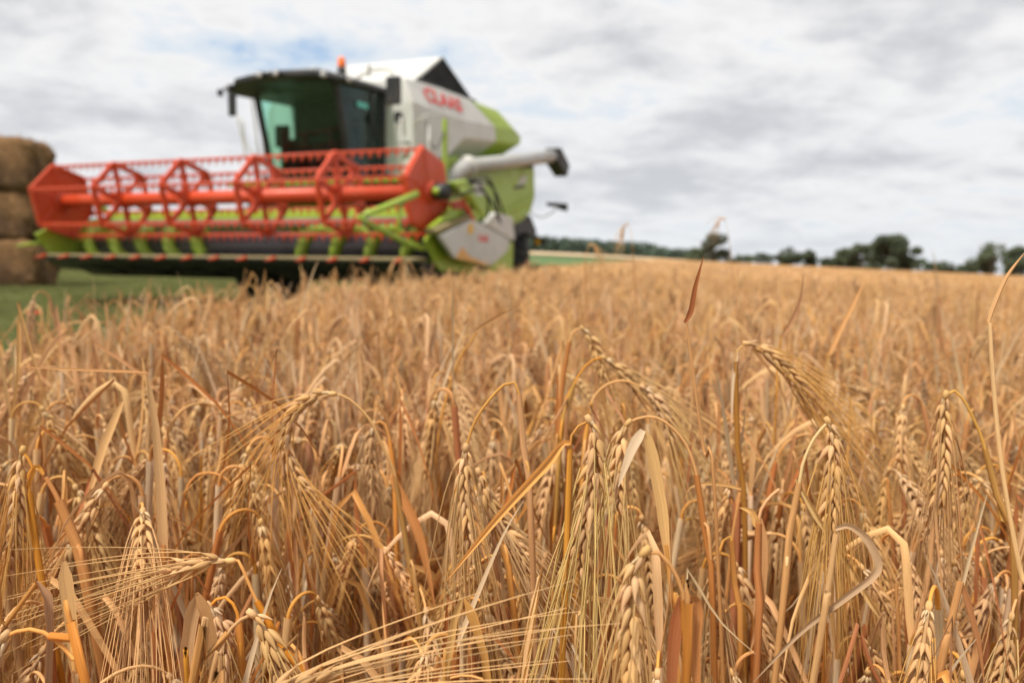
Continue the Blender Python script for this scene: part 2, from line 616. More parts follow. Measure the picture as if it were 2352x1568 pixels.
for k in range(14):
    u = -3.15 + k * 0.485
    part('knife_guard', MB().tube([(u, -0.62, 0.78), (u, -0.52, 0.795), (u, -0.43, 0.807)], [0.006, 0.02, 0.032], 8), 'red', cb_, True)
for k in range(88):
    u = -3.3 + k * 0.0763
    part('knife_finger', MB().tube([(u, -0.415, 0.805), (u, -0.50, 0.79)], [0.012, 0.004], 5), 'dark_metal', cb_)
# feed auger with two flights
au_ = part('feed_auger', cyl((-3.3, 0.50, 0.98), (3.3, 0.50, 0.98), 0.185, 20), 'auger_steel', smooth=True)


def flight(u0_, u1_, turns, hand):
    n = int(40 * turns)
    V, F = [], []
    for i in range(n + 1):
        a = 2 * math.pi * turns * i / n * hand + 1.1
        u = u0_ + (u1_ - u0_) * i / n
        for r_, du in ((0.175, -0.10), (0.30, -0.055), (0.30, 0.055), (0.175, 0.10)):
            V.append((u + du, 0.50 + r_ * math.cos(a), 0.98 + r_ * math.sin(a)))
    for i in range(n):
        for j in range(4):
            F.append((i * 4 + j, i * 4 + (j + 1) % 4, i * 4 + 4 + (j + 1) % 4, i * 4 + 4 + j))
    return MB().add(V, F)


part('auger_flight', flight(-3.25, -0.75, 4.4, 1), 'lime', au_, True)
part('auger_flight', flight(0.75, 3.25, 4.4, -1), 'lime', au_, True)
for k in range(9):
    u = -0.7 + k * 0.17
    a = k * 2.2
    c_, s_ = math.cos(a), math.sin(a)
    part('auger_finger', cyl((u, 0.5 + 0.18 * c_, 0.98 + 0.18 * s_), (u, 0.5 + 0.33 * c_, 0.98 + 0.33 * s_), 0.012, 6), 'steel', au_)
# -- side walls
part('header_side_wall', MB().prism([(-0.40, 1.14), (0.0, 1.30), (0.9, 1.45), (1.15, 1.5), (1.15, 0.62), (0.1, 0.66), (-0.12, 0.78)], -3.44, -3.385, 0), 'lime', bevel=0.01)
part('header_side_wall', MB().prism([(-0.30, 1.05), (0.3, 1.45), (1.15, 1.58), (1.3, 1.3), (1.15, 0.62), (0.1, 0.66), (-0.05, 0.78)], 3.385, 3.43, 0), 'lime', bevel=0.01)
# left-hand divider on the machine: two grey plates, green skirt, orange flash
dv = part('divider_plate', MB().prism([(-0.28, 1.10), (0.62, 1.34), (1.02, 1.27), (1.88, 1.10), (1.80, 0.93), (1.22, 0.72), (0.12, 0.83)], 3.56, 3.62, 0), 'grey_paint', bevel=0.015)
part('divider_edge', MB().prism([(-0.30, 1.12), (0.62, 1.36), (0.62, 1.41), (-0.36, 1.17)], 3.44, 3.60, 0), 'dust_strip', dv)
part('divider_flash', MB().prism([(0.13, 0.83), (0.32, 0.98), (0.52, 0.86), (1.20, 0.735), (1.22, 0.715)], 3.6205, 3.6245, 0), 'orange_stripe', dv)
part('warning_sticker', MB().prism([(0.50, 1.15), (0.63, 1.15), (0.63, 1.28), (0.50, 1.28)], 3.6205, 3.6245, 0), 'yellow', dv)
part('divider_hood', MB().prism([(1.02, 1.30), (1.44, 1.47), (2.02, 1.43), (2.12, 1.09), (1.92, 1.11)], 3.50, 3.60, 0), 'grey_paint', bevel=0.015)
part('divider_skirt', MB().prism([(1.80, 1.08), (2.12, 1.06), (2.10, 0.55), (1.25, 0.69)], 3.46, 3.57, 0), 'lime', bevel=0.01)
part('divider_top', MB().prism([(-0.30, 1.20), (0.30, 1.46), (1.1, 1.50), (1.35, 1.46), (1.0, 1.30), (0.6, 1.40)], 3.43, 3.50, 0), 'lime', bevel=0.01)
# small red lettering on the plate


def text(body, size, matname, parent, mat4, extrude=0.002, offset=0.0, sx=1.0):
    cu = bpy.data.curves.new('lettering', 'FONT')
    cu.body = body
    cu.size = size
    cu.extrude = extrude
    cu.offset = offset
    cu.materials.append(MATS[matname])
    tmp = bpy.data.objects.new('lettering', cu)
    o = bpy.data.objects.new('lettering', bpy.data.meshes.new_from_object(tmp))
    bpy.data.objects.remove(tmp)
    col.objects.link(o)
    o.parent = parent
    o.matrix_local = mat4 @ Matrix.Diagonal((sx, 1, 1, 1))
    return o


def basis(xa, ya, loc):
    xa = Vector(xa).normalized()
    ya = Vector(ya)
    ya = (ya - xa * ya.dot(xa)).normalized()
    za = xa.cross(ya)
    mm = Matrix((xa, ya, za)).transposed().to_4x4()
    mm.translation = loc
    return mm


text('CLAAS', 0.12, 'letter_red', dv, basis((0, 1, -0.02), (0, 0, 1), (3.623, 0.80, 1.06)), offset=0.004, sx=0.85)
# forward V-shaped divider rods
for sgn in (1, -1):
    u = 3.42 * sgn
    if sgn > 0:
        rod = MB().tube([(u, -0.50, 1.60), (u + .02, -1.15, 1.43), (u + .03, -1.70, 1.29)], [0.045, 0.04, 0.03], 8)
        rod.tube([(u + .03, -1.80, 1.27), (u + .02, -1.3, 1.14), (u, -0.70, 1.0), (u, -0.35, 0.95)], [0.025, 0.035, 0.04, 0.04], 8)
        rod.tube([(u, -0.95, 1.09), (u, -0.85, 1.52)], 0.022, 6)
    else:
        rod = MB().tube([(u, -0.70, 0.95), (u, -0.5, 0.98), (u, -0.3, 1.0)], [0.012, 0.025, 0.03], 8)
    part('divider_rod', rod, 'lime', smooth=True)
# -- reel
RZ, RR, A0 = 1.66, 0.54, 104
HEX = [(RR * math.cos(R(A0 + 60 * k)), RZ + RR * math.sin(R(A0 + 60 * k))) for k in range(6)]
part('reel_tube', cyl((-3.25, 0, RZ), (3.25, 0, RZ), 0.098, 20), 'red', smooth=True)
for u in (-3.30, 3.30):
    o = part('reel_end_panel', MB().prism([((y) * 1.07, RZ + (z - RZ) * 1.07) for y, z in HEX], u - 0.018, u + 0.018, 0), 'red', bevel=0.01)
    rb = MB()
    for k in range(6):
        y0, z0 = HEX[k]
        y1, z1 = HEX[(k + 1) % 6]
        s_ = -1 if u > 0 else 1
        rb.tube([(u + 0.03 * s_, y0 * 1.05, RZ + (z0 - RZ) * 1.05), (u + 0.03 * s_, y1 * 1.05, RZ + (z1 - RZ) * 1.05)], 0.026, 6)
    part('panel_rim', rb, 'red', o)
    rb = MB()
    for k in range(6):
        y0, z0 = HEX[k]
        rb.tube([(u, 0, RZ), (u, y0, z0)], 0.03, 6)
    part('panel_rib', rb, 'red', o)
    part('panel_hub', cyl((u - 0.07, 0, RZ), (u + 0.07, 0, RZ), 0.14, 16), 'red', o, True)
for k in range(1, 5):
    u = -3.30 + 1.32 * k
    st = MB()

    def bar(a, b, wd=0.05, th=0.022):
        a, b = np.array(a), np.array(b)
        d = (b - a) / np.linalg.norm(b - a)
        n_ = np.array([-d[1], d[0]]) * wd
        st.prism([tuple(a + n_), tuple(b + n_), tuple(b - n_), tuple(a - n_)], u - th, u + th, 0)
    for q in range(6):
        a, b = HEX[q], HEX[(q + 1) % 6]
        bar(a, b, 0.038)
    up3 = [(0.0 + 0.02, RZ + 0.10), (-0.30, RZ + 0.12), (0.30, RZ + 0.12)]
    # struts fan out in triangles from the tube clamp, above and below
    for q in range(6):
        hx = np.array(HEX[q])
        c_ = np.array([0, RZ])
        d = (hx - c_) / np.linalg.norm(hx - c_)
        n_ = np.array([-d[1], d[0]])
        bar(c_ + d * 0.09 + n_ * 0.02, hx, 0.036)
    so_ = part('reel_star', st, 'red')
    part('star_clamp', MB().box((u - 0.07, -0.15, RZ - 0.12), (u + 0.07, 0.15, RZ + 0.12)), 'red', so_, bevel=0.02)
tine_me = MB().tube([(0, 0, 0.005), (0.003, -0.006, -0.04), (0, -0.02, -0.085)], [0.032, 0.022, 0.006], 5).mesh('tine', 'red')
recalc(tine_me)
for k in range(6):
    y, z = HEX[k]
    o = part('tine_bar', cyl((-3.27, y, z), (3.27, y, z), 0.019, 8), 'red', smooth=True)
    for q in range(49):
        c_ = obj('tine', tine_me, o, (-3.2 + q * 0.1333, y, z))
# reel arms and hydraulics at the near end
for sgn in (1, -1):
    u = 3.47 * sgn
    arm = MB().tube([(u, -0.12, RZ), (u, 0.25, RZ + 0.04), (u, 0.75, RZ + 0.02), (u, 1.25, 1.40), (u, 1.45, 1.15)], [0.05, 0.06, 0.065, 0.06, 0.06], 8)
    part('reel_arm', arm, 'lime', smooth=True)
    part('reel_motor', cyl((u - 0.06 * sgn, 0, RZ), (u + 0.12 * sgn, 0, RZ), 0.11, 14), 'dark_metal' if sgn > 0 else 'lime', smooth=True)
part('reel_ram', MB().tube([(3.56, 0.45, 1.58), (3.56, 0.62, 1.45), (3.56, 0.95, 1.12)], [0.02, 0.04, 0.04], 8), 'red', smooth=True)
part('arm_guard', MB().prism([(0.35, 1.55), (0.75, 1.62), (0.95, 1.35), (0.75, 1.1), (0.6, 1.3)], 3.40, 3.45, 0), 'red')
for k, (a, b, c_) in enumerate([((3.6, 0.15, RZ), (3.66, 0.55, 1.86), (3.6, 1.15, 1.62)), ((3.62, 0.1, 1.60), (3.7, 0.75, 1.72), (3.6, 1.55, 1.36)), ((3.58, 0.2, 1.7), (3.66, 1.0, 1.92), (3.5, 1.7, 1.5)), ((3.6, 0.3, 1.75), (3.6, 1.2, 1.85), (3.5, 2.0, 1.35))]):
    part('hydraulic_hose', MB().tube(smooth_curve([a, b, c_, (c_[0] - 0.1, c_[1] + 0.15, c_[2] - 0.3)], 14), 0.018, 7), 'black_plastic', smooth=True)
part('hose_bracket', MB().prism([(0.05, 1.78), (0.42, 1.84), (0.46, 1.74), (0.1, 1.70)], 3.52, 3.66, 0), 'lime', bevel=0.01)
part('sensor_plate', MB().prism([(1.25, 1.9), (1.6, 1.95), (1.6, 1.72), (1.35, 1.70)], 3.3, 3.33, 0), 'grey_paint')

# -- chassis
part('feeder_house', MB().prism([(1.15, 0.70), (1.15, 1.45), (2.9, 1.95), (2.9, 1.15)], -0.70, 0.70, 0), 'lime', bevel=0.02)
part('front_cross_panel', MB().box((-1.15, 1.50, 1.78), (1.15, 1.62, 1.93)), 'grey_paint', bevel=0.02)
part('platform', MB().box((-1.25, 1.45, 1.95), (2.05, 2.75, 2.03)), 'lime', bevel=0.01)
part('chassis', MB().box((-1.05, 2.4, 0.95), (1.05, 7.8, 2.2)), 'black_plastic')


def wheel(u, v, r_, wd, rimcol, steer=0.0):
    def turn(mb):
        c_, s2 = math.cos(steer), math.sin(steer)
        for A_ in mb.v:
            dx, dy = A_[:, 0] - u, A_[:, 1] - v
            A_[:, 0], A_[:, 1] = u + dx * c_ - dy * s2, v + dx * s2 + dy * c_
        return mb
    s_ = 1 if u > 0 else -1
    prof = [(-wd / 2, r_ * 0.55), (-wd / 2 * 1.04, r_ * 0.8), (-wd / 2 * 0.85, r_ * 0.96), (0, r_), (wd / 2 * 0.85, r_ * 0.96), (wd / 2 * 1.04, r_ * 0.8), (wd / 2, r_ * 0.55)]
    n = 36
    V, F = [], []
    for i in range(n):
        a = 2 * math.pi * i / n
        for (q, rr) in prof:
            V.append((u + q, v + rr * math.cos(a), r_ + rr * math.sin(a)))
    k = len(prof)
    for i in range(n):
        for j in range(k - 1):
            F.append((i * k + j, i * k + j + 1, ((i + 1) % n) * k + j + 1, ((i + 1) % n) * k + j))
    tyre = part('wheel', turn(MB().add(V, F)), 'rubber', smooth=True)
    lug = MB()
    for i in range(22):
        for sd in (-1, 1):
            a = 2 * math.pi * (i + (0.5 if sd > 0 else 0)) / 22
            pts = []
            for q, da in ((0.02, 0.0), (wd * 0.27, 0.09), (wd * 0.49, 0.17)):
                rr = r_ + 0.018 - q * q * 0.25
                pts.append((u + q * sd, v + rr * math.cos(a + da), r_ + rr * math.sin(a + da)))
            lug.tube(pts, 0.028, 4)
    part('tread', turn(lug), 'rubber', tyre)
    part('rim', turn(cyl((u - wd * 0.40, v, r_), (u + wd * 0.40, v, r_), r_ * 0.56, 24)), rimcol, tyre, True)
    part('hub', turn(cyl((u + s_ * wd * 0.3, v, r_), (u + s_ * wd * 0.5, v, r_), r_ * 0.2, 12)), rimcol, tyre, True)


for u in (-1.35, 1.35):
    wheel(u, 2.7, 0.88, 0.66, 'red')
for u in (-1.22, 1.22):
    wheel(u, 7.75, 0.66, 0.50, 'red', 0.33)
part('rear_axle', MB().box((-1.0, 7.6, 0.5), (1.0, 7.9, 0.75)), 'dark_metal')
# -- lower bodywork
for sgn in (1, -1):
    a, b = (1.42, 1.50) if sgn > 0 else (-1.50, -1.42)
    o = part('side_panel', MB().prism([(3.9, 2.55), (4.3, 2.62), (8.0, 2.86), (8.08, 2.75), (8.12, 2.15), (7.86, 1.78), (6.66, 1.50), (4.1, 1.42), (3.8, 1.8)], a, b, 0), 'lime', bevel=0.03)
    if sgn > 0:
        part('panel_crease', MB().prism([(5.4, 1.50), (8.0, 2.22), (8.05, 2.13), (5.8, 1.46)], 1.502, 1.53, 0), 'lime', o, bevel=0.012)
        part('badge', MB().prism([(7.1, 2.34), (7.55, 2.42), (7.6, 2.60), (7.25, 2.52)], 1.502, 1.508, 0), 'grey_paint', o)
        part('badge_smear', MB().prism([(6.9, 2.24), (7.5, 2.32), (7.5, 2.38), (6.9, 2.30)], 1.502, 1.51, 0), 'dark_metal', o)  # dark bar added for the smear below the badge, not a working fitting
part('rear_hood', MB().prism([(3.6, 2.1), (3.6, 2.6), (7.6, 2.9), (8.15, 2.75), (8.2, 1.9), (7.6, 1.55), (5.0, 1.3)], -1.40, 1.40, 0), 'lime', bevel=0.03)
part('straw_chopper', MB().prism([(7.9, 1.0), (7.7, 1.7), (8.35, 1.7), (8.75, 1.15), (8.5, 0.95)], -1.1, 1.1, 0), 'black_plastic', bevel=0.02)
part('rear_fender', MB().prism([(7.05, 1.2), (7.1, 1.5), (8.1, 1.75), (8.45, 1.45), (8.5, 1.25), (7.8, 1.38)], 1.0, 1.4, 0), 'black_plastic')
o = part('tail_lamp', MB().box((1.35, 8.42, 1.08), (1.62, 8.5, 1.26)), 'black_plastic')
part('lamp_lens', MB().box((1.40, 8.405, 1.10), (1.52, 8.418, 1.24)), 'yellow', o)
part('lamp_bracket', MB().tube([(1.62, 8.46, 1.2), (1.85, 8.46, 1.24), (1.9, 8.46, 1.28)], 0.02, 6), 'black_plastic', o)
o = part('rear_marker', MB().prism([(1.70, 2.05), (2.20, 2.02), (2.20, 1.84), (2.02, 1.88), (1.97, 1.93), (1.70, 1.97)], 8.3, 8.36, 1), 'black_plastic', bevel=0.008)
part('marker_arm', MB().tube(smooth_curve([(1.3, 8.3, 1.85), (1.55, 8.33, 1.72), (1.8, 8.33, 1.80), (1.95, 8.33, 1.93)], 12), 0.014, 6), 'steel', o, True)
# -- grain tank, white in front and lime behind
def tank(name, st, mat, lift=0.0):
    V, F = [], []
    for sec in st:
        for s_ in (1, -1):
            V += [(q[0] * s_, q[1], q[2]) for q in sec]
    n = len(st[0])
    for k in range(len(st) - 1):
        a, b = k * 2 * n, (k + 1) * 2 * n
        for j in range(n - 1):
            F.append((a + j, a + j + 1, b + j + 1, b + j))
            F.append((a + n + j, b + n + j, b + n + j + 1, a + n + j + 1))
        F.append((a, b, b + n, a + n))
        F.append((a + n - 1, a + 2 * n - 1, b + 2 * n - 1, b + n - 1))
    a = 0
    F.append(tuple(range(n)) + tuple(range(2 * n - 1, n - 1, -1)))
    b = (len(st) - 1) * 2 * n
    F.append(tuple(range(b + n - 1, b - 1, -1)) + tuple(range(b + n, b + 2 * n)))
    return part(name, MB().add(V, F), mat, bevel=0.025)


tk = tank('grain_tank', [
    [(1.30, 2.80, 3.76), (1.48, 2.75, 3.35), (1.50, 2.75, 2.3), (1.1, 2.8, 1.95)],
    [(1.34, 4.0, 3.80), (1.50, 4.0, 3.32), (1.50, 4.0, 2.64), (1.1, 4.0, 2.2)],
    [(1.34, 4.6, 3.80), (1.50, 4.6, 3.32), (1.50, 4.6, 3.0), (1.02, 4.5, 2.55)],
    [(1.34, 5.15, 3.80), (1.50, 5.95, 3.40), (1.50, 6.03, 3.12), (1.02, 5.75, 2.68)]], 'white_paint')
tank('tank_rear_panel', [
    [(1.335, 5.15, 3.795), (1.495, 5.95, 3.395), (1.495, 6.03, 3.118), (1.015, 5.75, 2.675)],
    [(1.33, 6.45, 3.80), (1.50, 6.9, 3.48), (1.50, 6.8, 3.17), (1.0, 6.5, 2.72)],
    [(1.15, 7.2, 3.50), (1.44, 7.42, 3.40), (1.44, 7.40, 3.25), (1.0, 7.0, 2.85)]], 'lime')
text('CLAAS', 0.36, 'letter_red', tk, basis((0, 1, 0.012), (-0.16, 0, 0.48), (1.462, 3.26, 3.455)), 0.004, 0.006, 1.28)
part('grip_recess', MB().prism([(1.24 + 0.055 * math.cos(R(a)), 3.14 + (0.055 if a <= 180 else 0) * math.sin(R(a)) - (0.11 if a > 180 else 0)) for a in (0, 36, 72, 108, 144, 180, 181, 359)], 2.66, 2.77, 1), 'interior', tk)
part('service_hatch', MB().box((1.22, 2.72, 2.52), (1.42, 2.77, 2.68)), 'grey_paint', tk)
part('hatch_painted_shade', MB().box((1.21, 2.735, 2.66), (1.43, 2.765, 2.71)), 'interior', tk)  # solid black strip; shade along the hatch top put in as colour
part('tank_rim', MB().box((-1.1, 3.7, 3.7), (1.1, 5.9, 3.93)), 'black_plastic')
part('tank_lid', MB().prism([(3.55, 3.86), (3.60, 3.84), (4.66, 4.46), (4.62, 4.50)], -1.05, 1.02, 0), 'white_paint')
part('tank_lid', MB().prism([(4.67, 4.50), (4.66, 4.45), (5.72, 3.96), (5.80, 3.99)], -1.05, 1.02, 0), 'black_plastic')
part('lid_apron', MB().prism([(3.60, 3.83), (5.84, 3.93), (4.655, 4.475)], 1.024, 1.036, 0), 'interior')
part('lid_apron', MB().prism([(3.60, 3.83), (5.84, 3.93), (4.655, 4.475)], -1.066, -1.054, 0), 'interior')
# -- unloading tube
tb = part('unloading_tube', MB().tube([(1.66, 4.25, 2.44), (1.66, 6.0, 2.70), (1.66, 8.75, 3.12)], [0.142, 0.142, 0.142], 20), 'tube_white', smooth=True)
part('tube_elbow', MB().tube(smooth_curve([(1.2, 3.9, 1.9), (1.5, 4.0, 2.15), (1.64, 4.15, 2.38), (1.66, 4.42, 2.46)], 10), 0.15, 18), 'tube_white', tb, True)
part('tube_flange', MB().tube([(1.66, 4.36, 2.456), (1.66, 4.44, 2.468)], 0.20, 18), 'grey_paint', tb, True)
part('tube_spout', MB().prism([(8.7, 3.30), (8.95, 3.32), (9.55, 2.98), (9.35, 2.70), (8.75, 2.95)], 1.50, 1.82, 0), 'black_plastic', tb, bevel=0.03)
part('tube_cradle', MB().box((1.45, 7.3, 2.72), (1.75, 7.4, 2.78)), 'dark_metal', tb)
# -- ladder rails on the left of the machine
part('grab_rail', MB().tube(smooth_curve([(1.6, 2.62, 2.95), (1.8, 2.60, 3.08), (1.8, 3.05, 3.17), (1.8, 3.1, 3.17)], 12), 0.016, 6), 'grey_paint', smooth=True)
part('safety_chain', MB().tube(smooth_curve([(1.8, 2.62, 3.0), (1.8, 2.72, 2.75), (1.8, 2.9, 2.6), (1.8, 3.1, 2.72), (1.8, 3.25, 2.95)], 16), 0.012, 6), 'dark_metal', smooth=True)
part('rail_post', MB().box((1.78, 3.22, 2.03), (1.84, 3.30, 3.13)), 'lime')
for (u, v) in ((1.95, 1.6), (1.95, 2.45)):
    part('rail_post', cyl((u, v, 2.0), (u, v, 2.9), 0.018, 8), 'grey_paint', smooth=True)
lad = part('ladder', MB().tube([(1.85, 1.75, 2.0), (2.0, 1.70, 0.7)], 0.03, 6).tube([(1.85, 2.2, 2.0), (2.0, 2.25, 0.7)], 0.03, 6), 'dark_metal')
for k in range(4):
    z = 0.8 + k * 0.32
    part('rung', MB().box((1.82, 1.72, z), (2.06, 2.23, z + 0.03)), 'steel', lad)

# -- cab
cab = part('cab', MB().box((-0.76, 1.72, 2.03), (0.86, 2.75, 2.12)).box((-0.80, 2.66, 2.1), (0.90, 2.75, 3.55)), 'interior')
cor = {'fl': ((-0.70, 1.92, 2.10), (-0.76, 1.60, 3.50)), 'fr': ((0.84, 1.90, 2.10), (0.84, 1.52, 3.50)), 'br': ((0.90, 2.72, 2.1), (0.92, 2.74, 3.55)), 'bl': ((-0.80, 2.72, 2.1), (-0.82, 2.74, 3.55))}
for k, (a, b) in cor.items():
    part('cab_pillar', MB().tube([a, b], 0.055 if k[0] == 'f' else 0.06, 6), 'black_plastic', cab)


def pane(name, quad, bulge=(0, 0, 0), n=9, th=0.012):
    q = [np.array(p, float) for p in quad]
    V, F = [], []
    nrm = np.cross(q[1] - q[0], q[3] - q[0])
    nrm /= np.linalg.norm(nrm)
    for layer in (0, 1):
        for j in range(n + 1):
            for i in range(n + 1):
                a, b = i / n, j / n
                p = (q[0] * (1 - a) + q[1] * a) * (1 - b) + (q[3] * (1 - a) + q[2] * a) * b
                p = p + np.array(bulge) * (1 - (2 * a - 1) ** 2) + nrm * th * layer
                V.append(p)
    m_ = (n + 1) ** 2
    for j in range(n):
        for i in range(n):
            k = j * (n + 1) + i
            F += [(k, k + 1, k + n + 2, k + n + 1), (m_ + k + n + 1, m_ + k + n + 2, m_ + k + 1, m_ + k)]
    return part(name, MB().add(V, F), 'glass', cab, True, fix=False)


pane('windscreen', [cor['fl'][0], cor['fr'][0], cor['fr'][1], cor['fl'][1]], (0, -0.20, 0))
dr = pane('door_window', [(0.86, 1.93, 2.1), (0.90, 2.68, 2.1), (0.92, 2.68, 3.52), (0.86, 1.56, 3.50)], (0.04, 0, 0))
pane('side_window', [(-0.80, 2.68, 2.1), (-0.72, 1.95, 2.1), (-0.78, 1.64, 3.50), (-0.82, 2.68, 3.52)], (-0.04, 0, 0))
part('door_frame', MB().tube([(0.93, 2.36, 2.1), (0.95, 2.36, 3.5)], 0.025, 6).tube([(0.90, 1.93, 2.1), (0.92, 2.68, 2.12)], 0.03, 6), 'black_plastic', cab)
part('sticker', MB().box((0.945, 1.95, 3.18), (0.95, 2.25, 3.26)), 'teal_sticker', dr)
part('door_handle', MB().box((0.95, 2.42, 2.75), (0.98, 2.47, 2.95)), 'black_plastic', dr)
seat = MB().box((-0.20, 2.15, 2.45), (0.35, 2.60, 2.58)).prism([(2.52, 2.55), (2.64, 3.25), (2.56, 3.27), (2.42, 2.58)], -0.18, 0.33, 0).box((-0.05, 2.25, 2.12), (0.2, 2.5, 2.46)).box((-0.02, 2.56, 3.25), (0.18, 2.63, 3.42))
part('seat', seat, 'interior', cab, bevel=0.03)
part('steering_column', MB().tube([(0.07, 1.95, 2.12), (0.07, 2.0, 2.62)], 0.06, 8).tube([(0.07 + 0.2 * math.cos(a), 2.04 + 0.17 * math.sin(a), 2.66 + 0.09 * math.sin(a)) for a in np.linspace(0, 2 * math.pi, 20)], 0.016, 6), 'interior', cab, True)
part('console', MB().box((-0.65, 2.05, 2.12), (-0.32, 2.6, 2.75)).box((-0.60, 1.85, 2.6), (-0.35, 1.95, 2.95)).tube([(-0.45, 1.95, 2.1), (-0.47, 1.92, 2.7)], 0.05, 6), 'interior', cab, bevel=0.02)
# roof: dark visor hood with a pale top
rv = [(-0.98, 1.30, 3.36), (-0.70, 1.05, 3.47), (0.0, 0.97, 3.51), (0.72, 1.05, 3.49), (1.0, 1.28, 3.45), (1.06, 2.80, 3.50), (-1.0, 2.80, 3.42)]
V = [p for p in rv] + [(x, y, z + 0.075) for x, y, z in rv] + [(x * 0.80, 1.9 + (y - 1.9) * 0.80, 3.64 + (z - 3.5) * 0.4) for x, y, z in rv]
n = 7
F = [tuple(range(n - 1, -1, -1)), tuple(range(2 * n, 3 * n))] + [(k * n + i, k * n + (i + 1) % n, (k + 1) * n + (i + 1) % n, (k + 1) * n + i) for k in range(2) for i in range(n)]
roof = part('cab_roof', MB().add(V, F), 'black_plastic', bevel=0.02)
part('roof_top', MB().prism([(-0.62, 1.35), (0.62, 1.35), (0.8, 2.75), (-0.8, 2.75)], 3.645, 3.685, 2), 'white_paint', roof, bevel=0.02)
part('air_intake', MB().box((-0.66, 1.5, 3.69), (-0.3, 2.1, 3.74)), 'white_paint', roof, bevel=0.02)
for (x, y, dx) in ((-0.88, 1.17, -0.5), (-0.08, 0.945, 0), (0.22, 0.95, 0), (0.90, 1.14, 0.5), (1.04, 1.55, 1)):
    d = Vector((dx, -1 + abs(dx) * 0.7, -0.1)).normalized()
    p0 = Vector((x, y, 3.535 - 0.09 * (x < -0.8) - 0.03 * (x > 0.8)))
    wl = part('work_light', cyl(p0 - d * 0.03, p0 + d * 0.045, 0.058, 14), 'black_plastic', roof, True)
    part('lamp_glass', cyl(p0 + d * 0.046, p0 + d * 0.056, 0.048, 14), 'lamp_glass', wl, True)
be = part('beacon', MB().tube([(0.63, 2.0, 3.80), (0.63, 2.0, 3.84), (0.63, 2.0, 3.93), (0.63, 2.0, 3.97)], [0.062, 0.065, 0.06, 0.03], 14), 'beacon_orange', roof, True)
part('beacon_base', cyl((0.63, 2.0, 3.68), (0.63, 2.0, 3.80), 0.07, 14), 'black_plastic', be, True)
part('antenna', MB().tube([(0.98, 2.25, 3.68), (0.98, 2.25, 3.82), (0.98, 2.25, 3.86)], [0.012, 0.03, 0.015], 8), 'black_plastic', roof, True)
# mirrors
mr = part('mirror', MB().box((1.56, 1.80, 3.14), (1.80, 1.88, 3.56)), 'black_plastic', bevel=0.02)
part('mirror_arm', MB().tube(smooth_curve([(0.98, 1.9, 3.6), (1.3, 1.85, 3.68), (1.62, 1.85, 3.66), (1.66, 1.86, 3.5)], 10), 0.02, 6), 'grey_paint', mr, True)
mr = part('mirror', MB().box((-0.78, 0.98, 2.98), (-0.66, 1.05, 3.33)), 'black_plastic', bevel=0.015)
part('mirror_arm', MB().tube([(-0.93, 1.25, 3.40), (-0.90, 1.05, 3.42), (-0.73, 1.02, 3.3)], 0.02, 6), 'black_plastic', mr, True)
part('side_lamp', MB().tube([(-0.95, 1.02, 3.30), (-0.94, 1.0, 3.40)], 0.045, 8), 'black_plastic', mr, True)
# slender rails outside the cab's other side
for pts in ([(-1.42, 1.9, 3.2), (-1.25, 1.9, 2.5), (-1.2, 1.9, 2.0)], [(-1.12, 1.9, 3.6), (-1.0, 1.9, 2.7), (-0.95, 1.9, 2.03)], [(-1.05, 2.0, 3.6), (-0.93, 1.95, 2.9), (-0.88, 1.95, 2.05)], [(-1.3, 1.9, 3.1), (-1.22, 1.88, 2.7), (-0.98, 1.9, 2.4)]):
    part('guard_rail', MB().tube(smooth_curve(pts, 10), 0.017, 6), 'grey_paint', smooth=True)

# ------------------------------------------------------------------ straw bales
rng = np.random.default_rng(5)


def bale(name, loc, size, rz, seed, label):
    import bmesh
    bm = bmesh.new()
    bmesh.ops.create_cube(bm, size=2.0)
    bmesh.ops.subdivide_edges(bm, edges=bm.edges[:], cuts=15, use_grid_fill=True)
    r_ = np.random.default_rng(seed)
    ph = r_.uniform(0, 6, (8, 3))
    for v in bm.verts:
        p = np.array(v.co)
        q = (np.abs(p) ** 7).sum() ** (1 / 7)
        p = p / q * np.max(np.abs(p))
        s_ = sum(math.sin(p @ np.array([3.1 + k, 2.3 + k * 1.3, 4.7 - k]) * 1.2 + ph[k, 0]) * 0.014 for k in range(5))
        tw = 0.02 * abs(math.sin(p[0] * 2.6 * math.pi))          # pinch of the twine
        p = p * (1 + s_)
        if abs(p[2]) > 0.6 or abs(p[1]) > 0.6:
            p[1] *= 1 - tw
            p[2] *= 1 - tw * 0.6
        p += r_.normal(0, 0.014, 3)
        v.co = p * np.array(size) / 2
    me = bpy.data.meshes.new(name)
    bm.to_mesh(me)
    bm.free()
    me.materials.append(MATS['bale_straw'])
    me.shade_smooth()
    root = empty(name, loc, rz)
    o = obj('straw_block', me, root, (0, 0, size[2] / 2))
    st = MB()
    for k in range(700):
        p = r_.uniform(-1, 1, 3)
        ax = r_.integers(0, 3)
        p[ax] = np.sign(p[ax])
        p = p / ((np.abs(p) ** 7).sum() ** (1 / 7))
        p = p * np.array(size) / 2
        d = r_.normal(0, 1, 3)
        d /= np.linalg.norm(d)
        d += 0.5 * np.sign(p) * (np.arange(3) == ax)
        d *= r_.uniform(0.05, 0.13)
        st.tube([p, p + d * 0.5, p + d + np.array([0, 0, -0.02])], 0.004, 3, (0.42, 0.28, 0.12))
    so2 = obj('loose_straws', st.mesh('loose_straws', 'straw'), root, (0, 0, size[2] / 2))
    so2['kind'] = 'stuff'
    tag(root, label, 'straw bale', 'bales stacked on the meadow')
    return root


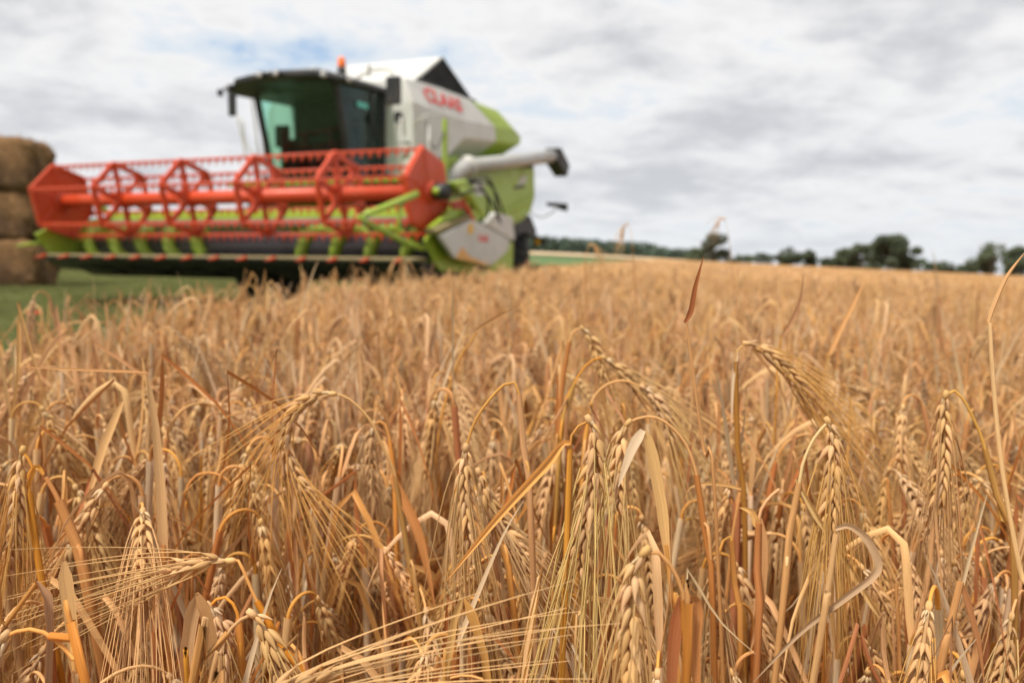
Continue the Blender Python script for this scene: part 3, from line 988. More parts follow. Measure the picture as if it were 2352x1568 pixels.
bx, by, brz = -11.0, 17.6, R(6)
bz = gz(bx, by)
bale('straw_bale', (bx, by, bz - 0.03), (2.3, 1.25, 1.07), brz, 1, 'bottom straw bale of the stack, resting on the grass')
bale('straw_bale', (bx - 0.06, by + 0.02, bz + 0.99), (2.25, 1.25, 1.06), brz + 0.03, 2, 'middle straw bale of the stack, squeezed between two others')
bale('straw_bale', (bx + 0.0, by - 0.02, bz + 2.0), (2.28, 1.25, 1.10), brz - 0.02, 3, 'top straw bale of the stack with rounded shoulders')

# ------------------------------------------------------------------ trees
def leaf_quads(mb, P, S, rg):
    n = len(P)
    a = rg.normal(0, 1, (n, 3))
    a /= np.linalg.norm(a, axis=1)[:, None]
    b = np.cross(a, rg.normal(0, 1, (n, 3)))
    b /= np.linalg.norm(b, axis=1)[:, None]
    S = S[:, None]
    V = np.stack([P - a * S - b * S * 0.6, P + a * S * 0.9 - b * S * 0.7, P + a * S * 1.1 + b * S * 0.6, P - a * S * 0.8 + b * S * 0.8], 1).reshape(-1, 3)
    mb.add(V, [(4 * i, 4 * i + 1, 4 * i + 2, 4 * i + 3) for i in range(n)])


def tree_meshes(seed, h, wd, leaves, open_=0.0, low=0.18):
    rg = np.random.default_rng(seed)
    tr_ = MB()
    tr_.tube([(0, 0, -0.5), (0.1, 0, h * 0.2), (0.0, 0.1, h * 0.5), (0.1, 0, h * 0.8)], [h * .035, h * .028, h * .018, h * .006], 7)
    lob = []
    for k in range(15):
        z = rg.uniform(low + 0.1, 0.9)
        rr = wd * 0.5 * math.sqrt(max(0.05, 1 - ((z - 0.52) / 0.5) ** 2)) * rg.uniform(0.35, 0.85)
        a = rg.uniform(0, 6.28)
        c_ = np.array([rr * math.cos(a), rr * math.sin(a), h * z])
        lob.append((c_, rg.uniform(0.14, 0.24) * wd))
        s_ = np.array([0, 0, h * max(0.15, z - 0.3)])
        tr_.tube([s_, (s_ + c_) / 2 + np.array([0, 0, 0.2]), c_], [h * .012, h * .008, h * .003], 5)
    P, S = [], []
    for c_, rr in lob:
        n = leaves // 15
        d = rg.normal(0, 1, (n, 3))
        d /= np.linalg.norm(d, axis=1)[:, None]
        q = c_ + d * rr * (rg.uniform(0.25 + 0.2 * open_, 1.0, n) ** 0.5)[:, None] * np.array([1, 1, 0.8])
        P.append(q)
        S.append(rg.uniform(0.16, 0.34, n))
    cr = MB()
    leaf_quads(cr, np.concatenate(P), np.concatenate(S), rg)
    return tr_.mesh('trunk', 'bark'), cr


TV = []
for k, (h, wd, nl, op) in enumerate([(9, 9.5, 3600, 0), (7.5, 8, 3000, 0), (10, 8, 3400, 0), (8, 9, 2600, .3)]):
    tm, cr = tree_meshes(100 + k, h, wd, nl, op)
    TV.append((tm, cr.mesh('crown', 'tree_leaf')))
tm, cr = tree_meshes(140, 9, 8.5, 3200, 0.6)
TV.append((tm, cr.mesh('crown', 'grey_leaf')))
tm, cr = tree_meshes(141, 11, 9, 1500, 1.0, 0.3)
TV.append((tm, cr.mesh('crown', 'tree_leaf')))


def tree(px, D, var, sc, label, group=None, sxy=1.0, rz=0.0):
    P = at(px, 585, D)
    x, y = P[0], P[1]
    root = empty('tree', (x, y, gz(x, y) - 0.3), rz)
    root.scale = (sc * sxy, sc * sxy, sc)
    obj('trunk', TV[var][0], root)
    obj('crown', TV[var][1], root)
    tag(root, label, 'tree', group)


TREES = [
    (1640, 300, 4, 1.22, 'lone pale grey tree with a round open crown standing clear of the hedge', None, 1.0),
    (2040, 265, 0, 1.30, 'largest broad dark tree in the dense clump beyond the barley', None, 1.05),
    (1978, 268, 2, 0.92, 'tree at the start of the dense clump, beside the broad tallest one', None, 1.1),
    (2085, 270, 1, 1.15, 'rounded tree leaning against the broadest tree in the clump', None, 1.1),
    (1945, 275, 1, 1.0, 'bushy tree at the clump edge nearer the lone grey tree', None, 1.0),
    (2010, 290, 2, 1.05, 'tree filling the middle of the dense clump', None, 1.2),
    (2285, 255, 5, 1.0, 'open crowned tree with sky showing through, beside the meadow corner', None, 1.0),
    (2262, 262, 3, 1.05, 'leafy tree behind the open crowned one', None, 0.9),
    (2352, 240, 1, 1.25, 'dark tree cut off by the picture edge beside the open crowned tree', None, 1.0),
    (1812, 300, 3, 0.98, 'small rounded hedge tree between the lone grey tree and the clump', None, 0.9),
    (1858, 300, 2, 0.72, 'narrow hedge tree next to the small rounded one', None, 0.9),
]
for k, (px, D, v, sc, lab, g, sxy) in enumerate(TREES):
    tree(px, D, v, sc, lab, g, sxy, k * 1.3)
rg = np.random.default_rng(77)
for k, px in enumerate(list(range(1585, 2352, 26))):
    if abs(px - 1640) < 18:
        continue
    tree(px + rg.uniform(-9, 9), 305 + rg.uniform(-15, 25), int(rg.integers(0, 4)), float(rg.uniform(0.42, 0.70)), 'low bushy hedge tree in the long row beyond the barley field', 'low hedge trees beyond the barley', 1.35, k * 0.9)
# far wood on the skyline: one mass
wood = MB()
Pw, Sw = [], []
for k in range(150):
    px = 1195 + k * 2.95
    D = rg.uniform(470, 540)
    P = at(px, 580, D)
    hh = rg.uniform(6.5, 9.5) * (1.0 if px < 1500 else 0.8)
    for q in range(110):
        d = rg.normal(0, 1, 3)
        d /= np.linalg.norm(d)
        Pw.append((P[0] + d[0] * 5.5, P[1] + d[1] * 5, gz(P[0], P[1]) + hh * (0.55 + 0.45 * d[2])))
        Sw.append(rg.uniform(0.4, 0.85))
leaf_quads(wood, np.array(Pw), np.array(Sw), rg)
o = obj('woodland', wood.mesh('woodland', 'far_leaf'))
tag(o, 'dark distant wood along the skyline behind the green field', 'wood', None, 'stuff')

# ------------------------------------------------------------------ barley
C_GRAIN = [(0.79, 0.52, 0.23), (0.74, 0.47, 0.205), (0.81, 0.54, 0.25), (0.70, 0.45, 0.205)]
C_AWN = [(0.84, 0.57, 0.24), (0.81, 0.52, 0.20), (0.78, 0.47, 0.17)]
C_STEM = [(0.77, 0.41, 0.11), (0.71, 0.335, 0.075), (0.79, 0.45, 0.145), (0.64, 0.28, 0.06), (0.74, 0.37, 0.095)]
C_LEAF = [(0.81, 0.53, 0.25), (0.77, 0.42, 0.155), (0.80, 0.47, 0.185), (0.70, 0.34, 0.11), (0.60, 0.25, 0.08), (0.82, 0.62, 0.37)]
C_NECK = [(0.79, 0.43, 0.12), (0.80, 0.49, 0.18), (0.76, 0.39, 0.10)]
C_PALE = (0.80, 0.60, 0.34)


def pick(rg, L, j=0.06):
    c_ = np.array(L[int(rg.integers(0, len(L)))])
    return np.clip(c_ * (1 + rg.normal(0, j)), 0.01, 0.85)


GP_T = np.array([0, 0.06, 0.16, 0.30, 0.45, 0.60, 0.75, 0.88, 1.0])
GP_R = np.array([0.25, 0.58, 0.88, 1.0, 0.92, 0.68, 0.40, 0.21, 0.12])


def grain_mb(n=8, L=0.0160, W=0.0022, c_=(1, 1, 1), seed=0.0, bend=0.10, prof=1):
    T_, R_ = (GP_T, GP_R) if prof else (np.array([0, 0.3, 0.7, 1.0]), np.array([0.3, 1.0, 0.6, 0.13]))
    P = np.stack([np.zeros_like(T_), bend * L * (T_ ** 2), T_ * L], 1)
    mb = MB().tube(P, R_ * W, n, np.asarray(c_), True, seed)
    V = mb.v[-1]
    V[:, 0] *= 1.15
    V[:, 1] *= 0.92
    return mb


def ear_layout(P, rg, spacing=0.0042, facing=None, size=1.0):
    """grain transforms along the ear axis P (ordered from neck to tip): list of (pos, dir, out, scale, level)"""
    T, A, B = frames(P)
    L = np.concatenate([[0], np.cumsum(np.linalg.norm(np.diff(P, axis=0), axis=1))])
    n = max(6, int(L[-1] / spacing))
    res = []
    ph = rg.uniform(0, 6.28)
    for i in range(n):
        s_ = (i + 0.5) / n * L[-1]
        p = np.array([np.interp(s_, L, P[:, k]) for k in range(3)])
        tt = np.array([np.interp(s_, L, T[:, k]) for k in range(3)])
        tt /= np.linalg.norm(tt)
        if facing is not None:
            a = np.cross(tt, facing)
        else:
            a = np.array([np.interp(s_, L, A[:, k]) for k in range(3)])
            bb = np.cross(tt, a)
            a = a * math.cos(ph) + bb * math.sin(ph)
        a -= tt * (a @ tt)
        a /= np.linalg.norm(a) + 1e-9
        b = np.cross(tt, a)
        sd = 1 if i % 2 else -1
        fr = i / n
        sc = size * (0.55 + 0.45 * min(1, fr * 6)) * (1.0 - 0.30 * max(0, fr - 0.6) / 0.4)
        for ang in (-58, 0, 58):
            g_ = R(ang + rg.normal(0, 5))
            e = (a * math.cos(g_) + b * math.sin(g_)) * sd
            ti = R((31 if ang == 0 else 26) + rg.normal(0, 5.0))
            d = tt * math.cos(ti) + e * math.sin(ti)
            res.append((p + e * 0.0018, d, e, sc * rg.uniform(0.84, 1.10), fr))
    return res


def gmat(pos, d, e, sc):
    z = d / np.linalg.norm(d)
    y = -(e - z * (e @ z))
    y /= np.linalg.norm(y) + 1e-9
    x = np.cross(y, z)
    M_ = np.eye(4)
    M_[:3, 0], M_[:3, 1], M_[:3, 2] = x * sc, y * sc, z * sc
    M_[:3, 3] = pos
    return M_


def awn(mb, root, d, axis, e, rg, L, rad=0.00046, n=3, seg=6, col_=None, spread=0.16):
    """bristle leaving the grain tip, swinging in line with the ear and sagging a little"""
    dd = axis * (1 - spread) + d * spread * 1.6 + e * rg.normal(0.02, 0.045) + rg.normal(0, 0.03, 3)
    dd /= np.linalg.norm(dd)
    P = [root]
    cur = d * 0.6 + dd * 0.4
    cv = rg.normal(0, 0.03, 3) + np.array([0, 0, -0.07])
    for k in range(seg):
        cur = cur * 0.35 + dd * 0.65 + cv * (k / seg)
        cur /= np.linalg.norm(cur)
        P.append(P[-1] + cur * L / seg)
    mb.tube(np.array(P), np.linspace(rad, rad * 0.28, seg + 1), n, col_, False, rg.uniform(0, 50))


def build_ear(P, rg, lod=0, facing=None, size=1.0, awnL=0.105, split=False, cgrain=None, spread=0.16):
    """returns (rachis/grain MB, awn MB, grain transforms when split)"""
    ear, aw, mats_ = MB(), MB(), []
    cg = pick(rg, C_GRAIN) if cgrain is None else np.asarray(cgrain)
    ca = pick(rg, C_AWN)
    lay = ear_layout(P, rg, (0.0047, 0.009)[lod], facing, size * (1, 1.35)[lod])
    ear.tube(P, 0.0013, 5, cg * 0.9)
    tip = P[-1] - P[-3]
    tip /= np.linalg.norm(tip)
    T, _, _ = frames(P)
    for (pos, d, e, sc, fr) in lay:
        M_ = gmat(pos, d, e, sc)
        cc = cg * (1 + rg.normal(0, 0.07))
        if fr < 0.04:
            cc = np.array(C_PALE)
        if rg.uniform() < 0.05:
            continue
        if split:
            mats_.append(M_)
        elif lod == 0:
            ear.merge(grain_mb(6, c_=cc, seed=rg.uniform(0, 90)), M_)
        else:
            ear.merge(grain_mb(4, c_=cc, seed=rg.uniform(0, 90), prof=0), M_)
        if fr > 0.05 and (lod == 0 or rg.uniform() < 0.6):
            tipp = (M_ @ np.array([0, 0.10 * 0.0160, 0.0160, 1]))[:3]
            ax = T[min(len(T) - 1, int((fr + 0.15) * len(T)))]
            awn(aw, tipp, d, ax, e, rg, awnL * rg.uniform(0.75, 1.12), 0.00058 if lod == 0 else 0.0007, 3, 6 if lod == 0 else 3, ca * (1 + rg.normal(0, 0.08)), spread)
    if lod == 0:       # husk tuft and collar where the neck joins
        t0 = T[0]
        for k in range(4):
            a = rg.normal(0, 1, 3)
            a -= t0 * (a @ t0)
            a /= np.linalg.norm(a)
            p = P[0] + t0 * rg.uniform(-0.003, 0.006)
            ear.merge(grain_mb(5, 0.009, 0.0011, C_PALE, rg.uniform(0, 9)), gmat(p, t0 + a * 0.35, a, rg.uniform(0.7, 1.2)))
        ear.tube(np.array([P[0] - t0 * 0.004, P[0] - t0 * 0.001, P[0] + t0 * 0.003]), [0.0016, 0.0024, 0.0017], 7, (0.80, 0.52, 0.22))
    return ear, aw, mats_


def leaf_colors(rg, k, base=None):
    c_ = pick(rg, C_LEAF) if base is None else np.asarray(base, float)
    tip = c_ * rg.uniform(0.65, 1.1)
    s_ = np.linspace(0, 1, k)[:, None]
    return c_ * (1 - s_) + tip * s_


def blade_profile(k, w0, tip=0.12):
    s_ = np.linspace(0, 1, k)
    return w0 * (np.minimum(1, 0.55 + s_ * 3) * (1 - s_ ** 2.2) + tip * s_ * 0.3) + 0.0003


def rand_leaf(rg, stem, lod=0):
    """a dry blade leaving the stem; most are snapped over, some rolled, some hang straight"""
    i = int(len(stem) * rg.uniform(0.35, 0.80))
    p = stem[i]
    az = rg.uniform(0, 6.28)
    h = np.array([math.cos(az), math.sin(az), 0])
    zz = np.array([0, 0, 1.0])
    L1 = rg.uniform(0.04, 0.13)
    L2 = rg.uniform(0.06, 0.16)
    kind = rg.uniform()
    a1 = rg.uniform(0.05, 0.38)
    k1 = p + (h * math.sin(a1) + zz * math.cos(a1)) * L1
    if kind < 0.62:                       # snapped: up, then sharply down
        a2 = rg.uniform(2.35, 3.05)
        h2 = h * math.cos(rg.normal(0, .5)) + np.cross(h, zz) * rg.normal(0, 0.5)
        e = k1 + (h2 * math.sin(a2) + zz * math.cos(a2)) * L2
        A_ = smooth_curve([p, p * 0.5 + k1 * 0.5 + h * 0.004, k1], 6 if lod == 0 else 3)
        B_ = smooth_curve([k1, k1 * 0.5 + e * 0.5 + rg.normal(0, 0.006, 3), e], 6 if lod == 0 else 3)
        P = np.vstack([A_, B_[1:]])
    elif kind < 0.85:                     # arching
        e = p + h * rg.uniform(0.04, 0.10) + zz * rg.uniform(-0.14, 0.02)
        P = smooth_curve([p, k1, k1 * 0.3 + e * 0.7 + zz * 0.02, e], 11 if lod == 0 else 5)
    else:                                 # stiff and upright
        e = k1 + (h * math.sin(a1 * 1.3) + zz * math.cos(a1 * 1.3)) * L2 * 0.6
        P = smooth_curve([p, k1, e], 9 if lod == 0 else 4)
    mb = MB()
    wv = blade_profile(len(P), rg.uniform(0.0038, 0.0075))
    n_ = h * rg.uniform(-1, 1) + np.cross(h, zz) * 0.8 + zz * 0.4
    mb.ribbon(P, wv, n_, rg.uniform(0.25, 1.0), leaf_colors(rg, len(P)), rg.uniform(0, 60), rg.normal(0, 0.9))
    return mb


def plant_curve(rg, H, neck, over, lean, earL, lod=0):
    """2-D arc: stem straight, neck arching by `over` radians, ear continuing; returns stem pts, ear pts (x = plane, z up)"""
    ds = 0.004
    n_st, n_nk, n_er = int((H - 0.03) / ds), int(neck / ds), int(earL / ds)
    th = list(np.linspace(lean * 0.3, lean, n_st)) + list(lean + (over - lean) * (np.linspace(0, 1, n_nk) ** 1.25))
    droop = over + (3.05 - over) * rg.uniform(0.2, 0.75)
    th += list(np.linspace(over, droop, n_er))
    th = np.array(th)
    x = np.concatenate([[0], np.cumsum(np.sin(th) * ds)])
    z = np.concatenate([[0], np.cumsum(np.cos(th) * ds)])
    z = z - (z.max() - H)
    k = n_st + n_nk
    off = rg.normal(0, 0.004, 1)[0] * np.sin(np.linspace(0, 3.1, len(x)))
    P = np.stack([x, off, z], 1)
    s_st = np.unique(np.concatenate([np.linspace(0, n_st, (9, 4)[lod]), np.linspace(n_st, k, (12, 5)[lod])]).astype(int))
    s_er = np.linspace(k, len(x) - 1, (14, 5)[lod]).astype(int)
    st = P[s_st].copy()
    st[0][2] = min(st[0][2], -0.02)
    return st, P[s_er]


def stem_mb(st, rg, lod=0, r0_=None):
    r0_ = r0_ or rg.uniform(0.0016, 0.0024)
    k = len(st)
    s_ = np.linspace(0, 1, k)
    rad = r0_ * (1 - 0.42 * s_ ** 2)
    c0, c1 = pick(rg, C_STEM), pick(rg, C_NECK)
    C = c0 * (1 - s_[:, None] ** 2) + c1 * s_[:, None] ** 2
    mb = MB().tube(st, rad, 6 if lod == 0 else 4, C, False, rg.uniform(0, 90))
    if lod == 0:                          # leaf sheath wrapping the upper straw, split open at its mouth
        a, b = int(k * 0.25), int(k * 0.25) + max(3, int(k * 0.22))
        sh = smooth_curve(st[a:b + 1], 8)
        mb.tube(sh, r0_ * np.linspace(1.25, 1.75, 8), 7, leaf_colors(rg, 8), False, rg.uniform(0, 90))
        q = st[a]
        t_ = st[a + 1] - st[a]
        t_ = t_ / np.linalg.norm(t_)
        mb.tube(np.array([q - t_ * 0.004, q, q + t_ * 0.004]), [r0_ * 1.2, r0_ * 1.7, r0_ * 1.25], 7, (0.48, 0.24, 0.08), False)
    return mb


def make_variant(seed, over, neckL, nleaf, lean, H=0.80, earL=None, awnL=None, lod=0):
    rg = np.random.default_rng(seed)
    earL = earL or rg.uniform(0.066, 0.088)
    st, er = plant_curve(rg, H, neckL, over, lean, earL, lod)
    stem = stem_mb(st, rg, lod)
    ear, aw, _ = build_ear(er, rg, lod, None, rg.uniform(0.78, 1.08), awnL or rg.uniform(0.085, 0.125), spread=rg.uniform(0.06, 0.16))
    lv = [rand_leaf(rg, st[:max(4, int(len(st) * 0.6))], lod) for _ in range(nleaf)]
    return stem, ear, aw, lv


VAR = [  # seed, over, neck, leaves, lean, label
    (11, 2.80, 0.050, 2, 0.05, 'barley plant with ear hanging straight down'),
    (12, 2.45, 0.080, 2, 0.10, 'barley plant with a wide arching neck'),
    (13, 2.35, 0.055, 3, 0.12, 'barley plant with ear held outward'),
    (14, 2.90, 0.040, 2, 0.02, 'barley plant with a tight hairpin neck'),
    (15, 2.60, 0.085, 3, 0.16, 'barley plant with a long bowed neck'),
    (16, 1.95, 0.050, 2, 0.15, 'barley plant with its ear pointing sideways'),
    (17, 2.70, 0.045, 4, 0.08, 'leafy barley plant with snapped blades'),
    (18, 2.85, 0.050, 3, 0.14, 'slanted barley plant with full hanging ear'),
    (19, 2.60, 0.045, 4, 0.06, 'barley plant with broken leaves'),
    (20, 2.95, 0.040, 2, 0.12, 'barley plant with ear close to straw'),
]
VP = []
for (sd, ov, nk, nl, ln, lab) in VAR:
    stem, ear, aw, lv = make_variant(sd, ov, nk, nl, ln)
    allm = MB().merge(stem).merge(ear).merge(aw)
    for l_ in lv:
        allm.merge(l_)
    allm.c = [c_ * 0.72 + np.array((0.82, 0.60, 0.32)) * 0.28 for c_ in allm.c]
    VP.append(dict(stem=stem.mesh('stem', 'straw', True), ear=ear.mesh('ear', 'straw', True), awns=aw.mesh('awns', 'straw', True),
                   leaves=[l_.mesh('leaf', 'straw', True) for l_ in lv], all=allm, label=lab))

# straw-only variants: broken stalks and loose blades that fill the stand
FILL = []
for sd in range(6):
    rg = np.random.default_rng(300 + sd)
    H = rg.uniform(0.62, 0.80)
    ln = rg.normal(0, 0.10)
    st = smooth_curve([(0, 0, -0.02), (ln * 0.3, 0.0, H * 0.5), (ln, rg.normal(0, .02), H)], 9)
    mb = stem_mb(st, rg, 0, rg.uniform(0.0020, 0.0030))
    lvs = [rand_leaf(rg, st, 0) for _ in range(2)]
    for q in range(3):                    # flattened sheath standing along the straw
        a_ = rg.uniform(0, 6.28)
        of = np.array([math.cos(a_), math.sin(a_), 0]) * rg.uniform(0.004, 0.03)
        z0, z1 = rg.uniform(0.1, 0.35) * H, rg.uniform(0.7, 1.0) * H
        sp_ = smooth_curve([st[0] * (1 - z0 / H) + st[-1] * z0 / H + of * 0.2, st[4] + of * 0.7, st[0] * (1 - z1 / H) + st[-1] * z1 / H + of], 10)
        wv_ = rg.uniform(0.004, 0.0078) * np.array([.5, .8, .95, 1, 1, .97, .9, .8, .6, .15])
        lvs.append(MB().ribbon(sp_, wv_, np.array([math.cos(a_ + .6), math.sin(a_ + .6), 0.1]), rg.uniform(0.3, 0.9), leaf_colors(rg, 10), rg.uniform(0, 90), rg.normal(0, 0.5)))
    FILL.append((mb, lvs))

# --- named plants that the photograph shows one by one: pixel polylines with a distance
GR_ME = []
for k in range(4):
    g_ = grain_mb(8, c_=C_GRAIN[k], seed=k * 7.7, bend=0.10)
    me = g_.mesh('grain', 'straw', True)
    GR_ME.append(me)


def pts(L, D):
    return np.array([at(q[0], q[1], D + (q[2] if len(q) > 2 else 0.0)) for q in L])


HERO_N = [0]
HEROES = []
SHORT = ['S-shaped ear', 'big braided ear', 'stoutest ear', 'bright yellow neck', 'fanned ear', 'pale straight neck', 'pale curling blade', 'yellow hoop neck', 'level ear',
         'cane-shaped neck', 'sweeping long awns', 'tightly folded ear', 'slender ear', 'wide low hoop', 'tall pale straw', 'rust-red leaf tip', 'snapped level blade', 'whitish folded leaf',
         'broad open hoop', 'darkened ear', 'flat orange loop', 'hazy ear', 'half-bald ear', 'orange crook', 'thick orange loop', 'withered dark leaf', 'broad upright blade', 'upside-down V blades',
         'wind-swept awns', 'blunt orange straw', 'arrow-head blade', 'leaning pale straw', 'dark orange straw', 'twig-like top', 'crumpled leaf', 'flat hook blade', 'very tall stalk', 'tallest stalk',
         'walking-stick hook', 'steep dry blade', 'quill-like blade']


def hero(label, D, stem=None, neck=(), ear=None, leaves=(), r=0.0022, size=1.0, awnL=0.11, cstem=None, cneck=None, split=True, spread=0.15, base=True):
    """stem runs bottom to top in the picture; neck joins it to the ear; leaves = (pixels, width, colour, fold)"""
    r *= 0.8
    rg = np.random.default_rng(900 + HERO_N[0])
    HERO_N[0] += 1
    full = pts(list(stem) + list(neck) + (list(ear[:1]) if ear else []), D)
    low, nxt = full[0], full[1]
    d = low - nxt
    d /= np.linalg.norm(d)
    sl_ = np.clip(d[:2] / max(0.25, -d[2]), -0.30, 0.30)
    g = np.array([low[0] + sl_[0] * low[2] * 0.6, low[1] + 0.02, 0.0])
    g[2] = gz(g[0], g[1])
    root = empty('barley_plant', Vector(g))
    P = np.vstack([[g - np.array([0, 0, 0.02])], full]) - g
    k0 = len(stem) + 1
    n_up = 130
    C = smooth_curve(P, n_up)
    s_ = np.linspace(0, 1, n_up)
    cs = np.array(cstem) if cstem is not None else pick(rg, C_STEM)
    cn = np.array(cneck) if cneck is not None else pick(rg, C_NECK)
    wv = np.clip((s_ - 0.55) / 0.4, 0, 1)[:, None]
    mb = MB().tube(C, r * (1 - (0.42 if ear else 0.45) * s_ ** 3), 9, cs * (1 - wv) + cn * wv, False, rg.uniform(0, 90))
    if neck:                               # sheath up to where the neck leaves it
        js = len(stem)
        sp_ = smooth_curve(P[:js + 1], 26)
        sh = sp_[9:]
        mb.tube(sh, r * np.append(np.linspace(1.20, 1.40, len(sh) - 1), 1.22), 9, leaf_colors(rg, len(sh), cs * 0.95), False, rg.uniform(0, 90))
    for fr_ in (0.30, 0.66):              # joints
        i_ = int(fr_ * n_up)
        t_ = C[i_ + 1] - C[i_]
        t_ = t_ / np.linalg.norm(t_)
        mb.tube(np.array([C[i_] - t_ * 0.004, C[i_], C[i_] + t_ * 0.004]), [r * 1.3, r * 1.7, r * 1.3], 9, (0.50, 0.25, 0.09), False)
    obj('stem', mb.mesh('stem', 'straw', True), root)
    for lf in leaves:
        lp, wd, cl, fo = lf[:4]
        wd = wd * 0.86
        Q = pts(lp, D)
        n_ = 6 * len(lp)
        Qs = smooth_curve(Q, n_) - g if len(lf) < 5 else np.vstack([smooth_curve(Q[i:i + 2], 7)[(0 if i == 0 else 1):] for i in range(len(Q) - 1)]) - g
        n_ = len(Qs)
        lm = MB()
        wv = blade_profile(n_, wd) if len(lf) < 5 else wd * np.linspace(1.0, lf[4], n_) * np.minimum(1, 0.22 + np.linspace(0, 3.0, n_)) * np.minimum(1, 0.30 + np.linspace(6.0, 0, n_)) * (1 + 0.10 * np.sin(np.linspace(0, 9, n_) + rg.uniform(0, 6)))
        view = CAMV - Q.mean(0)
        view = view / np.linalg.norm(view) + rg.normal(0, 0.35, 3)
        lm.ribbon(Qs, wv, view, fo, leaf_colors(rg, n_, cl), rg.uniform(0, 90), rg.normal(0, 0.3))
        obj('leaf', lm.mesh('leaf', 'straw', True), root)
    if ear:
        E_ = smooth_curve(pts(ear, D), 16) - g
        view = CAMV - pts(ear, D).mean(0)
        view = view / np.linalg.norm(view) + rg.normal(0, 0.25, 3)
        em, aw, ms_ = build_ear(E_, rg, 0, view, size, awnL, split, None, spread)
        eo = obj('ear', em.mesh('ear', 'straw', True), root)
        for M_ in ms_:
            go = obj('grain', GR_ME[int(rg.integers(0, 4))], eo)
            go.matrix_local = Matrix(M_.tolist())
        ao = obj('awns', aw.mesh('awns', 'straw', True), eo)
        ao['kind'] = 'stuff'
    HEROES.append((g[0], g[1], SHORT[HERO_N[0] - 1]))
    tag(root, label, 'barley', 'barley plants picked out in the crop')
    return root


RB, BR, TAN, PAL, WHT, YEL = (0.50, 0.19, 0.05), (0.60, 0.29, 0.10), (0.76, 0.43, 0.16), (0.81, 0.51, 0.21), (0.83, 0.64, 0.39), (0.78, 0.42, 0.12)
hero('barley plant whose ear snakes in an S and trails awns to one side', 0.66, [(975, 1500), (940, 1290), (908, 1095)], [(885, 1040), (850, 965), (800, 915)],
     [(762, 904), (730, 906), (690, 928), (662, 975), (655, 1030), (675, 1085), (702, 1125)], [([(900, 1092), (925, 1140), (965, 1235), (1000, 1400)], .011, BR, .5)], cneck=PAL, spread=.30, size=.92)
hero('big braided barley ear hanging beside a long rolled blade that points down', 0.50, [(1290, 1560), (1300, 1300), (1309, 1030)], [(1316, 998), (1332, 975)],
     [(1354, 966), (1366, 990), (1368, 1040), (1358, 1120), (1344, 1210), (1330, 1310)], [([(1311, 1020), (1288, 1024), (1245, 1075), (1140, 1192), (1025, 1333)], .010, TAN, .9)], awnL=.125, cneck=(.68, .37, .13), r=.0017, cstem=(.70, .36, .10))
hero('stoutest barley ear with a thick bent neck above a red-brown sheath', 0.40, [(1575, 1640), (1572, 1500), (1570, 1378)], [(1560, 1335), (1532, 1287), (1502, 1263)],
     [(1480, 1268), (1462, 1290), (1455, 1340), (1450, 1420), (1446, 1500), (1440, 1590)], [([(1572, 1385), (1592, 1366), (1602, 1400), (1598, 1480), (1606, 1680)], .008, BR, .5), ([(1566, 1372), (1552, 1440), (1543, 1540), (1537, 1700)], .008, RB, .4)], r=.0021, cneck=TAN, awnL=.12)
hero('barley ear below a bright yellow neck that breaks sharply at its top', 0.60, [(1225, 1330), (1205, 1060), (1192, 905)], [(1172, 877), (1135, 905), (1092, 965)],
     [(1070, 1030), (1066, 1060), (1066, 1120), (1072, 1190), (1082, 1275)], cneck=(.80, .45, .08), cstem=TAN, awnL=.115)
hero('barley ear fanning its awns behind the yellow-necked one', 0.63, [(1190, 1500), (1150, 1250), (1120, 1130)], [(1112, 1090), (1105, 1075)],
     [(1100, 1085), (1115, 1130), (1145, 1190), (1185, 1250), (1215, 1300)], spread=.22)
hero('barley ear with pale straight neck rising beside a split grey-green straw', 0.58, [(1780, 1560), (1808, 1260), (1836, 1108)], [(1846, 1058), (1872, 1003)],
     [(1902, 969), (1911, 990), (1914, 1040), (1913, 1120), (1910, 1180), (1908, 1250)], [([(1828, 1100), (1885, 1195), (1960, 1310), (2028, 1425)], .009, (.76, .54, .26), .9, .8)], cneck=(.80, .62, .28), awnL=.12)
hero('barley straw topped by a pale curling blade that swings back under itself', 0.54, [(1862, 1600), (1895, 1400), (1920, 1225)], leaves=[([(1918, 1213), (1950, 1206), (1990, 1236), (2016, 1290), (2004, 1322), (1940, 1372), (1840, 1450), (1730, 1565)], .0068, (.68, .47, .25), .5)], r=.0042, cstem=(.70, .44, .20), cneck=(.70, .45, .22))
hero('barley ear under a smooth yellow hoop of neck, stalk sloping away from it', 0.62, [(2330, 1450), (2300, 1190), (2262, 1030)], [(2240, 970), (2214, 920), (2192, 897)],
     [(2172, 908), (2167, 930), (2169, 980), (2166, 1060), (2160, 1120), (2155, 1170)], cneck=(.80, .49, .14), awnL=.12)
hero('barley ear lying level with long straight awns streaming sideways', 0.55, [(760, 1760), (640, 1470), (590, 1380)], [(548, 1288)],
     [(528, 1287), (500, 1287), (462, 1294), (420, 1306), (388, 1318)], [], awnL=.125, spread=.12, size=.9, cneck=TAN)
hero('curved barley ear on a pale neck that bends over like a cane', 0.48, [(430, 1640), (475, 1540), (525, 1452)], [(556, 1420)],
     [(580, 1410), (598, 1428), (616, 1470), (632, 1530), (650, 1620)], cneck=PAL, spread=.2)
hero('barley ear slanting down with long awns sweeping behind a pale drooping blade', 0.74, [(1712, 1350), (1695, 1050), (1690, 830)], [(1697, 802)],
     [(1716, 789), (1745, 797), (1785, 825), (1825, 865), (1868, 925)], [([(1692, 808), (1682, 870), (1679, 980)], .006, WHT, .8)], awnL=.13, cneck=PAL, spread=.1)
hero('barley ear folded tightly over its thin stalk', 0.88, [(1275, 1250), (1288, 920), (1308, 785)], [(1322, 757)], [(1338, 755), (1362, 785), (1378, 830), (1388, 870)], split=False)
